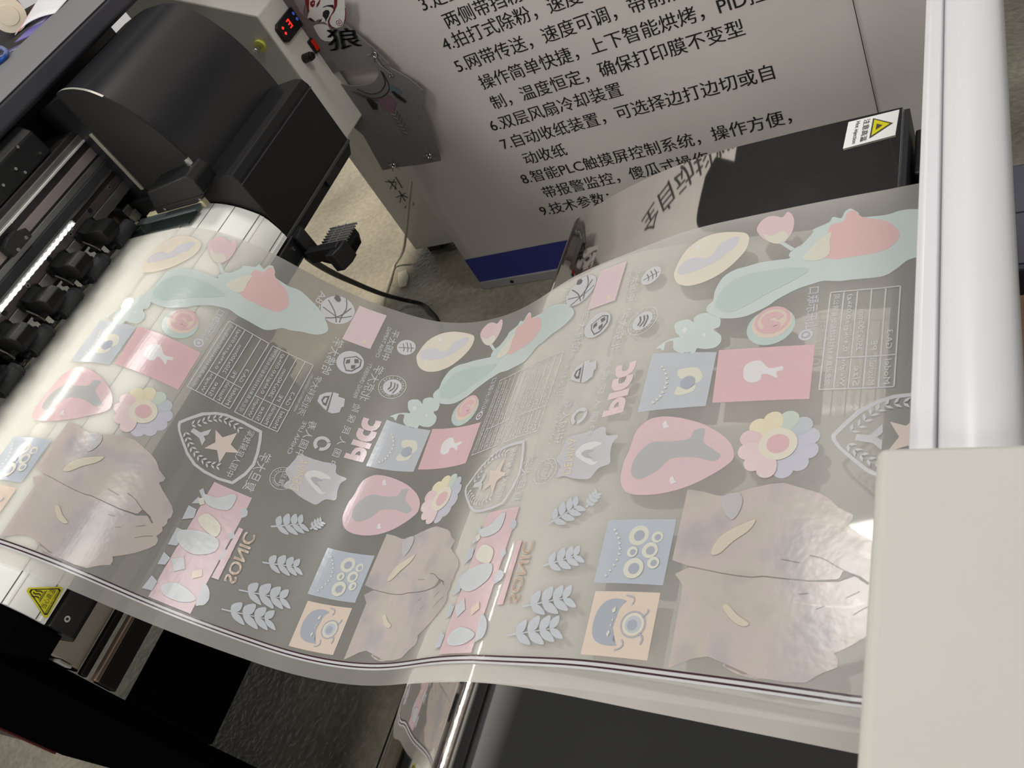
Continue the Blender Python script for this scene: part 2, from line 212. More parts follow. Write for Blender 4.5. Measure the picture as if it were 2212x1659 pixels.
('printed_leaf_sprigs',[('P','steel',[(708,4240),(1075,4429),(1064,4441),(685,4262)]),('S','steel',[(772,4289),(844,4231),(925,4217),(975,4227),(924,4268),(843,4303)]),('S','steel',[(772,4289),(815,4331),(793,4397),(753,4446),(722,4415),(715,4356)]),('S','steel',[(865,4335),(948,4269),(1039,4253),(1095,4264),(1038,4310),(946,4351)]),('S','steel',[(865,4335),(914,4383),(890,4459),(845,4515),(810,4480),(802,4412)]),('S','steel',[(959,4381),(1033,4319),(1116,4304),(1168,4315),(1116,4358),(1032,4395)]),('S','steel',[(959,4381),(1004,4425),(982,4495),(941,4547),(909,4515),(901,4452)]),('S','steel',[(1040,4421),(1104,4367),(1177,4353),(1221,4362),(1177,4400),(1104,4433)]),('S','steel',[(1040,4421),(1079,4459),(1061,4520),(1025,4566),(997,4538),(990,4483)]),('P','steel',[(826,3722),(1277,3822),(1270,3833),(809,3743)]),('S','steel',[(911,3752),(969,3691),(1050,3666),(1106,3667),(1066,3709),(992,3752)]),('S','steel',[(911,3752),(971,3780),(971,3840),(945,3887),(902,3867),(874,3818)]),('S','steel',[(1027,3776),(1091,3706),(1182,3678),(1244,3679),(1200,3727),(1117,3776)]),('S','steel',[(1027,3776),(1095,3808),(1095,3876),(1066,3930),(1018,3907),(986,3851)]),('S','steel',[(1140,3799),(1198,3735),(1280,3710),(1336,3711),(1297,3755),(1222,3800)]),('S','steel',[(1140,3799),(1202,3829),(1203,3891),(1177,3941),(1133,3920),(1104,3869)]),('S','steel',[(1238,3820),(1288,3764),(1358,3742),(1406,3743),(1372,3782),(1309,3821)]),('S','steel',[(1238,3820),(1291,3846),(1292,3900),(1271,3944),(1233,3925),(1207,3880)]),('P','steel',[(708,3267),(1300,3358),(1294,3368),(694,3287)]),('S','steel',[(825,3295),(888,3222),(988,3189),(1059,3187),(1015,3238),(928,3291)]),('S','steel',[(825,3295),(906,3325),(916,3393),(891,3449),(833,3428),(789,3373)]),('S','steel',[(976,3316),(1047,3233),(1157,3196),(1236,3194),(1189,3252),(1092,3312)]),('S','steel',[(976,3316),(1068,3350),(1080,3428),(1053,3492),(987,3468),(937,3406)]),('S','steel',[(1125,3337),(1187,3261),(1286,3228),(1356,3226),(1314,3279),(1228,3334)]),('S','steel',[(1125,3337),(1208,3368),(1218,3439),(1195,3498),(1135,3476),(1090,3419)]),('S','steel',[(1252,3356),(1305,3290),(1388,3261),(1448,3260),(1413,3306),(1340,3353)]),('S','steel',[(1252,3356),(1322,3383),(1332,3445),(1312,3496),(1262,3477),(1223,3427)]),('P','steel',[(614,2956),(1237,3038),(1232,3047),(601,2975)]),('S','steel',[(737,2982),(798,2909),(900,2876),(974,2873),(932,2923),(845,2977)]),('S','steel',[(737,2982),(824,3010),(839,3077),(817,3133),(755,3113),(705,3059)]),('S','steel',[(897,3001),(965,2918),(1077,2881),(1160,2878),(1114,2935),(1017,2996)]),('S','steel',[(897,3001),(995,3033),(1012,3109),(988,3173),(918,3150),(862,3089)]),('S','steel',[(1053,3020),(1113,2944),(1214,2910),(1288,2907),(1247,2959),(1161,3015)]),('S','steel',[(1053,3020),(1141,3049),(1157,3119),(1137,3176),(1073,3156),(1022,3101)]),('S','steel',[(1187,3036),(1238,2971),(1323,2941),(1386,2939),(1352,2984),(1279,3032)]),('S','steel',[(1187,3036),(1262,3062),(1277,3123),(1259,3173),(1205,3155),(1161,3106)]),('P','steel',[(1234,4389),(1328,4547),(1315,4556),(1207,4406)]),('S','steel',[(1241,4428),(1280,4408),(1313,4412),(1329,4425),(1302,4440),(1264,4447)]),('S','steel',[(1241,4428),(1248,4457),(1227,4489),(1202,4510),(1197,4489),(1206,4456)]),('S','steel',[(1266,4467),(1310,4443),(1348,4448),(1367,4463),(1336,4480),(1293,4488)]),('S','steel',[(1266,4467),(1275,4500),(1250,4537),(1222,4560),(1216,4537),(1227,4499)]),('S','steel',[(1291,4505),(1332,4484),(1367,4488),(1384,4502),(1356,4517),(1316,4525)]),('S','steel',[(1291,4505),(1299,4536),(1277,4570),(1251,4592),(1245,4570),(1255,4535)]),('S','steel',[(1314,4539),(1349,4520),(1379,4524),(1395,4536),(1370,4550),(1335,4556)]),('S','steel',[(1314,4539),(1321,4566),(1301,4597),(1278,4615),(1274,4596),(1282,4566)]),('P','rose',[(309,4075),(374,4070),(391,3306),(294,3303)]),('B','peach','SONIC',455,3322,412,4053,162)]),
('printed_pink_panel',[('P','rose',[(4557,4547),(5123,4542),(5131,4408),(5121,2774),(4543,2776)]),('S','steel',[(5129,4224),(5074,4299),(5087,4365),(5153,4344),(5177,4274)]),('P','steel',[(5130,3874),(5061,3941),(5123,3996),(5170,3929)]),('S','steel',[(5126,3561),(5118,3717),(5215,3700),(5245,3647),(5214,3597)]),('S','steel',[(5127,2912),(5088,3189),(5183,3155),(5247,3038),(5230,2944),(5177,2914)]),('P','steel',[(4434,4340),(4468,4397),(4555,4299),(4520,4262)]),('P','steel',[(4434,4130),(4468,4256),(4536,4230),(4549,4187)]),('P','steel',[(4427,3872),(4411,4089),(4533,4080),(4554,3953)]),('P','steel',[(4430,3486),(4423,3746),(4539,3744),(4543,3519)]),('P','steel',[(4440,3196),(4436,3377),(4545,3336),(4533,3230)]),('P','steel',[(4422,2841),(4449,3039),(4549,2995),(4545,2861)]),('S','ltblue',[(4509,4317),(4709,4354),(4848,4480),(4932,4457),(4909,4246),(4641,4201)]),('S','ltblue',[(4468,3710),(4695,3817),(4982,3811),(5017,3637),(4788,3500),(4548,3559)]),('S','cream',[(4615,3972),(4698,4090),(4925,3997),(4937,3830),(4737,3874)]),('P','ltblue',[(4567,3327),(4691,3420),(4783,3277),(4673,3193)]),('P','peach',[(4883,3284),(4982,3362),(5028,3272),(4929,3195)]),('S','ltblue',[(4633,2979),(4805,3071),(5093,2978),(4961,2871),(4708,2871)]),('P','cream',[(4485,4225),(4530,4277),(4590,4196),(4540,4152)])]),
('printed_monster_square',[('P','blue',[(1567,4215),(2338,4217),(2340,3525),(1579,3520)]),('C','cream',1970,4036,109),('C','bluedark',1976,4033,59),('C','cream',2177,4019,61),('C','bluedark',2183,4016,33),('C','cream',2130,3875,84),('C','bluedark',2136,3872,46),('C','cream',1945,3852,58),('C','bluedark',1951,3849,32),('C','cream',1998,3679,107),('C','bluedark',2004,3676,59),('C','cream',2196,3744,62),('C','bluedark',2202,3741,34),('P','cream',[(1665,4113),(1704,4096),(1674,4081)]),('P','cream',[(1702,4069),(1740,4052),(1710,4037)]),('P','cream',[(1737,4019),(1775,4003),(1746,3988)]),('P','cream',[(1762,3961),(1799,3945),(1770,3930)]),('P','cream',[(1781,3901),(1818,3885),(1789,3870)]),('P','cream',[(1789,3842),(1826,3827),(1797,3812)]),('P','cream',[(1779,3778),(1815,3763),(1787,3748)]),('P','cream',[(1761,3722),(1798,3707),(1769,3692)]),('P','cream',[(1731,3665),(1767,3650),(1739,3635)]),('P','cream',[(1694,3610),(1731,3595),(1703,3580)])]),
('printed_mouth_square',[('P','peach',[(1627,3432),(2330,3450),(2338,2810),(1641,2801)]),('S','bluedark',[(2004,3348),(1914,3366),(1830,3357),(1754,3311),(1711,3238),(1693,3143),(1703,3035),(1742,2961),(1810,2920),(1899,2905),(2005,2914),(1953,2954),(1920,3019),(1925,3095),(1935,3188),(1948,3266),(1978,3315)]),('R','bluedark',(2123,3125,131),(2123,3125,116)),('C','cream',2126,3126,108),('C','steel',2123,3125,83),('C','bluedark',2117,3117,52),('L','bluedark',14,[(2202,3200),(2241,3241),(2248,3280)]),('L','bluedark',14,[(2207,3044),(2247,3004),(2238,2945)]),('L','bluedark',10,[(1990,3402),(2060,3390),(2085,3353),(2070,3313)]),('L','bluedark',10,[(1992,2869),(2044,2889),(2067,2928),(2045,2970)]),('P','cream',[(1877,3246),(1909,3287),(1914,3233),(1888,3216)]),('P','cream',[(1894,3147),(1910,3171),(1910,3132)]),('P','cream',[(1890,3100),(1902,3116),(1906,3082)]),('P','cream',[(1872,3008),(1887,3047),(1907,3033),(1896,2980)])]),
('printed_oval',[('S','paleyellow',[(1591,7700),(1596,7780),(1612,7898),(1656,8036),(1725,8138),(1820,8219),(1919,8264),(2043,8283),(2168,8274),(2315,8238),(2442,8189),(2498,8135),(2524,8060),(2524,7953),(2492,7842),(2422,7728),(2332,7619),(2228,7532),(2101,7466),(1985,7436),(1862,7433),(1772,7463),(1697,7514),(1641,7590)]),('S','lavender',[(1625,7770),(1671,7850),(1769,7915),(1900,7903),(2012,7858),(2083,7920),(2143,8054),(2253,8120),(2349,8149),(2396,8095),(2358,7956),(2287,7907),(2203,7808),(2093,7743),(1919,7681),(1710,7662)]),('P','white',[(1807,8111),(1854,8152),(1907,8093),(1862,8052)])]),
('printed_clover',[('S','mint',[(1789,6809),(1811,6853),(1849,6869),(1950,6872),(2042,6805),(2028,6856),(2043,6902),(2097,6928),(2175,6925),(2300,6866),(2356,6808),(2376,6746),(2368,6677),(2307,6652),(2395,6568),(2424,6507),(2424,6450),(2396,6398),(2345,6371),(2234,6376),(2155,6399),(2144,6355),(2112,6326),(2013,6341),(1928,6378),(1882,6409),(1841,6464),(1820,6562),(1729,6557),(1723,6440),(1664,6489),(1605,6495),(1704,6575),(1811,6607),(1900,6617),(1835,6690)]),('P','white',[(1901,6713),(1933,6754),(1981,6709),(1952,6655)]),('P','white',[(2177,6592),(2205,6622),(2236,6578),(2212,6551)])]),
('printed_disc',[('C','teal',2967,6589,263),('C','peach',2974,6644,220),('R','pinkred',(2973,6678,196),(2973,6678,159)),('L','pinkred',60,[(3070,6696),(2995,6754),(2904,6724),(2904,6656),(2995,6619),(3032,6590),(2970,6545),(2881,6570)])]),
('printed_sleeve_band',[('S','mint',[(2165,6975),(2177,7051),(2225,7113),(2220,7237),(2243,7361),(2280,7454),(2331,7514),(2430,7569),(2546,7586),(2725,7613),(2923,7606),(3060,7600),(3045,7651),(3065,7708),(3125,7767),(3182,7796),(3287,7964),(3283,8013),(3451,8089),(3491,8168),(3585,8125),(3618,8222),(3679,8257),(3766,8166),(3793,8090),(3940,8063),(4079,8055),(4182,8079),(4296,8076),(4464,8017),(4629,7946),(4759,7856),(4905,7704),(4940,7603),(4859,7492),(4727,7432),(4579,7395),(4436,7329),(4305,7302),(4203,7204),(4091,7125),(3943,7117),(3787,7125),(3634,7129),(3469,7162),(3337,7134),(3212,7100),(3100,7042),(2994,6980),(2899,6898),(2794,6844),(2689,6796),(2571,6781),(2445,6793),(2345,6820),(2227,6893)]),('S','coral',[(3331,7619),(3348,7783),(3444,7855),(3477,8030),(3612,8065),(3637,8181),(3717,8216),(3818,8077),(4067,7953),(4204,7732),(4171,7599),(4096,7516),(3923,7477),(3735,7471),(3543,7476)]),('S','teal',[(2263,7020),(2347,7324),(2601,7452),(3058,7446),(3300,7371),(3150,7237),(2878,7095),(2652,6956),(2466,6887)]),('S','cream',[(3220,7550),(3290,7711),(3380,7833),(3492,7913),(3488,7759),(3500,7570),(3389,7490)])]),
('printed_tulip',[('S','tulip',[(2611,8158),(2600,8243),(2631,8327),(2675,8378),(2739,8397),(2827,8368),(2898,8331),(2945,8407),(3003,8356),(3038,8262),(3053,8143),(3036,8018),(3011,7955),(2977,7891),(2912,7871),(2810,7919),(2695,8026)]),('P','mint',[(2894,7898),(2942,7911),(3105,7748),(3064,7717)]),('S','cream',[(2691,8092),(2813,8032),(2924,8084),(3008,7962),(2909,7878),(2784,7941)])])
]
# ------------------------------------------------------------------ printed film
PR = [(-1.40,.944),(-1.329,.944),(-1.232,.943),(-1.17,.936),(-1.13,.912),(-1.105,.888),(-1.069,.851),(-1.024,.781),(-.972,.724),(-.901,.668),(-.86,.646),(-.814,.638),(-.775,.638),(-.734,.644),(-.701,.652),(-.666,.667),(-.625,.686),(-.58,.709),(-.489,.734),(-.469,.739),(-.385,.764),(-.293,.771),(-.224,.777),(-.173,.779),(-.142,.781),(-.05,.782)]
def smooth_profile(PR, n=400):
    p = np.array(PR); t = np.concatenate([[0], np.cumsum(np.hypot(*np.diff(p, axis=0).T))])
    tt = np.linspace(0, t[-1], n)
    q = np.stack([np.interp(tt, t, p[:, 0]), np.interp(tt, t, p[:, 1])], 1)
    k = np.exp(-.5*(np.arange(-30, 31)/9.)**2); k /= k.sum()
    pad = np.concatenate([2*q[0]-q[30:0:-1], q, 2*q[-1]-q[-2:-32:-1]])
    q = np.stack([np.convolve(pad[:, i], k, 'valid') for i in range(2)], 1)
    s = np.concatenate([[0], np.cumsum(np.hypot(*np.diff(q, axis=0).T))])
    return q, s
FQ, FS = smooth_profile(PR)
# behind the cover bar the film turns down towards the dryer
FQ = np.concatenate([FQ, [(-.043,.778),(-.038,.765),(-.036,.74),(-.036,.5)]])
FS = np.concatenate([FS, FS[-1] + np.cumsum(np.hypot(*np.diff(np.vstack([FQ[-5], FQ[-4:]]), axis=0).T))])
def film_pt(s, y, off=0.0):
    x = np.interp(s, FS, FQ[:, 0]); z = np.interp(s, FS, FQ[:, 1])
    x2 = np.interp(s+.003, FS, FQ[:, 0]); z2 = np.interp(s+.003, FS, FQ[:, 1])
    x1 = np.interp(s-.003, FS, FQ[:, 0]); z1 = np.interp(s-.003, FS, FQ[:, 1])
    tx, tz = x2-x1, z2-z1; L = math.hypot(tx, tz) or 1
    y = y - float(np.interp(s, [.6, 1.0, 1.39], [0, .0055, .024]))          # the web drifts sideways a little towards the shaker
    return (x - tz/L*off, y, z + tx/L*off)
def film_material():
    m = bpy.data.materials.new('translucent transfer film'); m.use_nodes = True; nt = m.node_tree; nt.nodes.clear()
    N = nt.nodes.new; L = nt.links.new
    out = N('ShaderNodeOutputMaterial')
    d = N('ShaderNodeBsdfDiffuse'); d.inputs[0].default_value = (.80, .795, .78, 1)
    t = N('ShaderNodeBsdfTranslucent'); t.inputs[0].default_value = (.92, .91, .88, 1)
    tr = N('ShaderNodeBsdfTransparent'); tr.inputs[0].default_value = (.97, .97, .95, 1)
    g = N('ShaderNodeBsdfGlossy'); g.inputs['Roughness'].default_value = .35
    m1 = N('ShaderNodeMixShader'); m1.inputs[0].default_value = .76; L(d.outputs[0], m1.inputs[1]); L(t.outputs[0], m1.inputs[2])
    m2 = N('ShaderNodeMixShader'); m2.inputs[0].default_value = .28; L(m1.outputs[0], m2.inputs[1]); L(tr.outputs[0], m2.inputs[2])
    m3 = N('ShaderNodeMixShader'); m3.inputs[0].default_value = .03; L(m2.outputs[0], m3.inputs[1]); L(g.outputs[0], m3.inputs[2])
    L(m3.outputs[0], out.inputs[0]); return m
FILM_END = FS[-1]
GRID = .005
mb = MB(); ny = 24; rows = []
ks = list(np.arange(.04, FS[-5], GRID)) + list(FS[-5:])
for s in ks:
    rows.append([mb.bm.verts.new(film_pt(s, .248 + .6*j/ny)) for j in range(ny+1)])
for a, b in zip(rows[:-1], rows[1:]):
    for j in range(ny): mb.bm.faces.new((a[j], a[j+1], b[j+1], b[j]))
film = mb.build('transfer_film', film_material(), smooth=True)
tag(film, 'wide translucent printed film sagging between the printer and the shaker, covered in mirrored logos', 'film')

INK = {'silver': (208,211,216), 'skin': (205,186,178), 'skin_yellow': (214,198,160), 'skin_gray': (176,172,176), 'star': (240,214,196),
 'pink': (240,205,208), 'flag': (236,200,206), 'yellow': (240,232,150), 'navy': (196,200,220), 'pinkred': (228,160,168), 'white': (240,240,240),
 'bluegray': (176,188,202), 'bluedark': (130,146,172), 'cream': (232,230,204), 'rose': (228,178,186), 'leafdark': (158,160,160), 'graypur': (196,194,204),
 'graydark': (160,160,170), 'orange': (240,214,160), 'steel': (184,194,208), 'ltblue': (206,216,222), 'peach': (236,206,176), 'blue': (160,178,200),
 'paleyellow': (240,228,200), 'lavender': (214,212,224), 'mint': (198,220,216), 'teal': (172,206,198), 'coral': (240,172,168), 'tulip': (236,190,196),
 'violet': (190,190,214), 'green': (190,214,190), 'petal_yellow': (240,226,170)}
def ink_material(name):
    key = 'ink ' + name
    if key in MATS: return MATS[key]
    m = bpy.data.materials.new(key); m.use_nodes = True; nt = m.node_tree; nt.nodes.clear(); N = nt.nodes.new; L = nt.links.new
    c = np.array(lin(INK[name])[:3])
    out = N('ShaderNodeOutputMaterial')
    d = N('ShaderNodeBsdfDiffuse'); d.inputs[0].default_value = (*((c*.55 + .36) if name not in ('stripe_dark', 'line', 'dark') else c), 1)
    t = N('ShaderNodeBsdfTranslucent'); t.inputs[0].default_value = (*np.clip(c**1.4*.95, 0, 1), 1)
    g = N('ShaderNodeBsdfGlossy'); g.inputs['Roughness'].default_value = .2
    if name == 'skin':          # painted hands: soft brown, ochre and grey patches
        tc0 = N('ShaderNodeTexCoord'); nz = N('ShaderNodeTexNoise'); nz.inputs['Scale'].default_value = 17; nz.inputs['Detail'].default_value = 3
        L(tc0.outputs['Object'], nz.inputs['Vector']); rp = N('ShaderNodeValToRGB'); L(nz.outputs['Fac'], rp.inputs[0])
        for i, (p, q) in enumerate(((.34, (.50, .47, .48)), (.48, (.62, .55, .53)), (.57, (.62, .56, .50)), (.68, (.54, .49, .48)))):
            e = rp.color_ramp.elements[i] if i < 2 else rp.color_ramp.elements.new(p)
            e.position = p; e.color = (*q, 1)
        L(rp.outputs[0], d.inputs[0])
    n = N('ShaderNodeTexNoise'); n.inputs['Scale'].default_value = 90; n.inputs['Detail'].default_value = 2
    tc = N('ShaderNodeTexCoord'); L(tc.outputs['Object'], n.inputs['Vector'])
    bp = N('ShaderNodeBump'); bp.inputs['Strength'].default_value = .05; bp.inputs['Distance'].default_value = .004
    L(n.outputs['Fac'], bp.inputs['Height']); L(bp.outputs[0], g.inputs['Normal'])
    fr = N('ShaderNodeFresnel'); fr.inputs[0].default_value = 1.45
    m1 = N('ShaderNodeMixShader'); m1.inputs[0].default_value = .22; L(d.outputs[0], m1.inputs[1]); L(t.outputs[0], m1.inputs[2])
    tr = N('ShaderNodeBsdfTransparent')
    m2 = N('ShaderNodeMixShader'); m2.inputs[0].default_value = .08; L(m1.outputs[0], m2.inputs[1]); L(tr.outputs[0], m2.inputs[2])
    m3 = N('ShaderNodeMixShader'); L(fr.outputs[0], m3.inputs[0]); L(m2.outputs[0], m3.inputs[1]); L(g.outputs[0], m3.inputs[2])
    L(m3.outputs[0], out.inputs[0]); MATS[key] = m; return m
INK['line'] = (120,114,112); INK['dark'] = (128,126,126); INK['stripe_dark'] = (70,44,50)

def print_mesh(name, items, off, mapper=None, parent=None, matfn=None, maxs=1.445):
    """one printed motif: flat shapes in film coordinates (s along the web, y across), laid on the film"""
    bm = bmesh.new(); cols = []; layer = bm.verts.layers.float.new('lift'); cnt = [0]
    def mi(c):
        if c not in cols: cols.append(c)
        return cols.index(c)
    def poly(pts, c):
        cnt[0] += 1; V = []
        for p in pts:
            v = bm.verts.new((p[0], p[1], 0)); v[layer] = cnt[0]; V.append(v)
        try:
            f = bm.faces.new(V)
        except ValueError:
            return
        f.material_index = mi(c)
        bmesh.ops.triangulate(bm, faces=[f])
    def circle(s, y, r, n=40): return [(s + r*math.cos(2*math.pi*k/n), y + r*math.sin(2*math.pi*k/n)) for k in range(n)]
    def band(outer, inner, c):
        cnt[0] += 1; n = len(outer)
        A = [bm.verts.new((p[0], p[1], 0)) for p in outer]; B = [bm.verts.new((p[0], p[1], 0)) for p in inner]
        for v in A + B: v[layer] = cnt[0]
        for i in range(n):
            f = bm.faces.new((A[i], A[(i+1) % n], B[(i+1) % n], B[i])); f.material_index = mi(c)
    def stroke(pts, w, c):
        P = [np.array(p, float) for p in (catmull(pts, 5) if len(pts) > 2 else pts)]; L, R = [], []
        for i, p in enumerate(P):
            d = P[min(i+1, len(P)-1)] - P[max(i-1, 0)]; d /= (np.linalg.norm(d) or 1); n = np.array([-d[1], d[0]])
            L.append(tuple(p + n*w/2)); R.append(tuple(p - n*w/2))
        cnt[0] += 1
        A = [bm.verts.new((*p, 0)) for p in L]; B = [bm.verts.new((*p, 0)) for p in R]
        for v in A + B: v[layer] = cnt[0]
        for i in range(len(A)-1):
            f = bm.faces.new((A[i], A[i+1], B[i+1], B[i])); f.material_index = mi(c)
    def letters(c, txt, s0, y0, s1, y1, h, bold):
        v, fcs = text2d(txt); cnt[0] += 1
        if bold > .02:      # double strike for heavy lettering
            n = len(v); v = np.vstack([v - (.022, 0), v + (.022, 0), v + (0, .018)]); fcs = fcs + [tuple(i + n for i in f) for f in fcs] + [tuple(i + 2*n for i in f) for f in fcs]
        a, b = v.min(0), v.max(0); v = (v - a)/(b - a)
        V = []
        for p in v:
            q = bm.verts.new((s0 + (s1-s0)*p[0] + h*p[1], y0 + (y1-y0)*p[0], 0)); q[layer] = cnt[0]; V.append(q)
        k = mi(c)
        for fc in fcs:
            try: bm.faces.new([V[i] for i in fc]).material_index = k
            except ValueError: pass
    def arc_letters(c, s, y, r, txt):
        n = len(txt)
        for i, ch in enumerate(txt):
            if ch == ' ': continue
            a = math.pi*.5 + 2*math.pi*(i - n/2 + .5)/(n + 2)
            v, fcs = text2d(ch); a0 = v.min(0); v = v - a0
            hh = r*.34; cnt[0] += 1; V = []
            rs, ry = math.sin(a), -math.cos(a)              # outward direction (s, y)
            for p in v:
                u = (p[0]-.3)*hh; w = r*.84 + p[1]*hh
                q = bm.verts.new((s + rs*w + ry*(-u), y + ry*w + rs*u, 0)); q[layer] = cnt[0]; V.append(q)
            k = mi(c)
            for fc in fcs:
                try: bm.faces.new([V[j] for j in fc]).material_index = k
                except ValueError: pass
    E = 1e-4
    sc = lambda P: [(p[0]*E, p[1]*E) for p in P]
    for it in items:
        k = it[0]
        if k == 'P': poly(sc(it[2]), it[1])
        elif k == 'S':
            q = sc(it[2]); n = len(q); poly(catmull([q[-1]] + q + [q[0], q[1]], 4)[4:-5], it[1])
        elif k == 'C': poly(circle(it[2]*E, it[3]*E, it[4]*E), it[1])
        elif k == 'R':
            if len(it[2]) == 3 and not isinstance(it[2][0], tuple):
                band(circle(*[x*E for x in it[2]]), circle(*[x*E for x in it[3]]), it[1])
            else: band(sc(it[2]), sc(it[3]), it[1])
        elif k == 'R2':      # two interlocking crescents
            o, i = [x*E for x in it[2]], [x*E for x in it[3]]
            for a0, a1, dy in ((.6, 4.3, 0), (4.7, 6.7, .0008)):
                A = [(o[0]+o[2]*math.cos(a0+(a1-a0)*t/20), o[1]+dy+o[2]*math.sin(a0+(a1-a0)*t/20)) for t in range(21)]
                B = [(i[0]+i[2]*math.cos(a0+(a1-a0)*t/20), i[1]+dy+i[2]*math.sin(a0+(a1-a0)*t/20)) for t in range(21)]
                poly(A + B[::-1], it[1])
        elif k == 'L':
            w = it[2]*.00012 if it[1] in ('line', 'dark', 'bluedark', 'silver') else it[2]*.00014
            stroke(sc(it[3]), w, it[1])
        elif k in 'TB':
            letters(it[1], it[2], *[x*E for x in it[3:8]], .035 if k == 'B' else .006)
        elif k == 'A': arc_letters(it[1], it[2]*E, it[3]*E, it[4]*E, it[5])
        elif k == 'F':
            s, y, r = it[1]*E, it[2]*E, it[3]*E
            ring = ['violet','violet','violet','violet','bluegray','green','petal_yellow','petal_yellow','tulip','pink','pink','pink']
            for j, cc in enumerate(ring):
                a = 2*math.pi*(j + .5)/12 - 1.57
                q = circle(0, 0, 1, 18); P = []
                for u, v in q:
                    rr = r*.68 + u*r*.32; tt = v*r*.235*(1 + .25*u)
                    P.append((s + rr*math.cos(a) - tt*math.sin(a), y + rr*math.sin(a) + tt*math.cos(a)))
                poly(P, cc)
            poly(circle(s, y, r*.47), 'paleyellow'); poly(circle(s, y, r*.28), 'pinkred')
    S0 = min(v.co.x for v in bm.verts); S1 = max(v.co.x for v in bm.verts)
    lim = maxs - off; mapper = mapper or film_pt; matfn = matfn or ink_material; parent = parent or film
    k0 = math.floor((S0 + off - .04)/GRID); k1 = math.ceil((S1 + off - .04)/GRID)
    for k in range(k0 + 1, k1):
        s = .04 + k*GRID - off
        bmesh.ops.bisect_plane(bm, geom=bm.verts[:] + bm.edges[:] + bm.faces[:], plane_co=(s, 0, 0), plane_no=(1, 0, 0), dist=1e-6)
    if S1 > lim:
        bmesh.ops.bisect_plane(bm, geom=bm.verts[:] + bm.edges[:] + bm.faces[:], plane_co=(lim, 0, 0), plane_no=(1, 0, 0), clear_outer=True)
    if not bm.faces: bm.free(); return None
    # the design of the third repeat sits slightly stretched where the web is pulled in
    for v in bm.verts:
        v.co = mapper(v.co.x + off, v.co.y, .00035 + .00012*v[layer] if v[layer] < 8 else .0013 + .00001*v[layer])
    for f in bm.faces:
        f.normal_update()
        if f.normal.z < 0: f.normal_flip()
    me = bpy.data.meshes.new(name); bm.to_mesh(me); bm.free()
    for c in cols: me.materials.append(matfn(c))
    o = bpy.data.objects.new(name, me); COL.objects.link(o); o.parent = parent
    o.matrix_parent_inverse = parent.matrix_world.inverted()
    return o
def smin(items):
    xs = []
    def rec(x):
        if isinstance(x, list):
            for p in x: xs.append(p[0])
        elif isinstance(x, tuple):
            for q in x: rec(q)
    for it in items:
        if it[0] == 'F': xs.append(it[1] - it[3])
        elif it[0] in ('C', 'T', 'B', 'A'): xs.append(it[2 if it[0] != 'T' and it[0] != 'B' else 3])
        else: rec(it)
    return min(x for x in xs if isinstance(x, int))*1e-4
for off in (0.0, .485, .985, -.485):
    for nm, items in PRINTS:
        s0 = smin(items)
        if s0 + off > 1.40 or s0 + off < .13: continue
        print_mesh(nm, items, off)
# the double margin line that runs the whole length of the web
mb = MB()
def strip(y0, y1, lift, mi):
    ss = np.arange(.16, FS[-5], GRID) ; ss = .04 + np.round((ss-.04)/GRID)*GRID
    a = [mb.bm.verts.new(film_pt(s, y0, lift)) for s in ss]; b = [mb.bm.verts.new(film_pt(s, y1, lift)) for s in ss]
    for i in range(len(ss)-1):
        mb.bm.faces.new((a[i], a[i+1], b[i+1], b[i])).material_index = mi
strip(.2665, .2758, .0004, 1); strip(.2688, .2706, .0006, 0); strip(.2737, .2756, .0006, 0)
ml = mb.build('margin_line', [ink_material('stripe_dark'), ink_material('silver')], film)
tag(ml, 'pair of dark margin lines along the near edge')
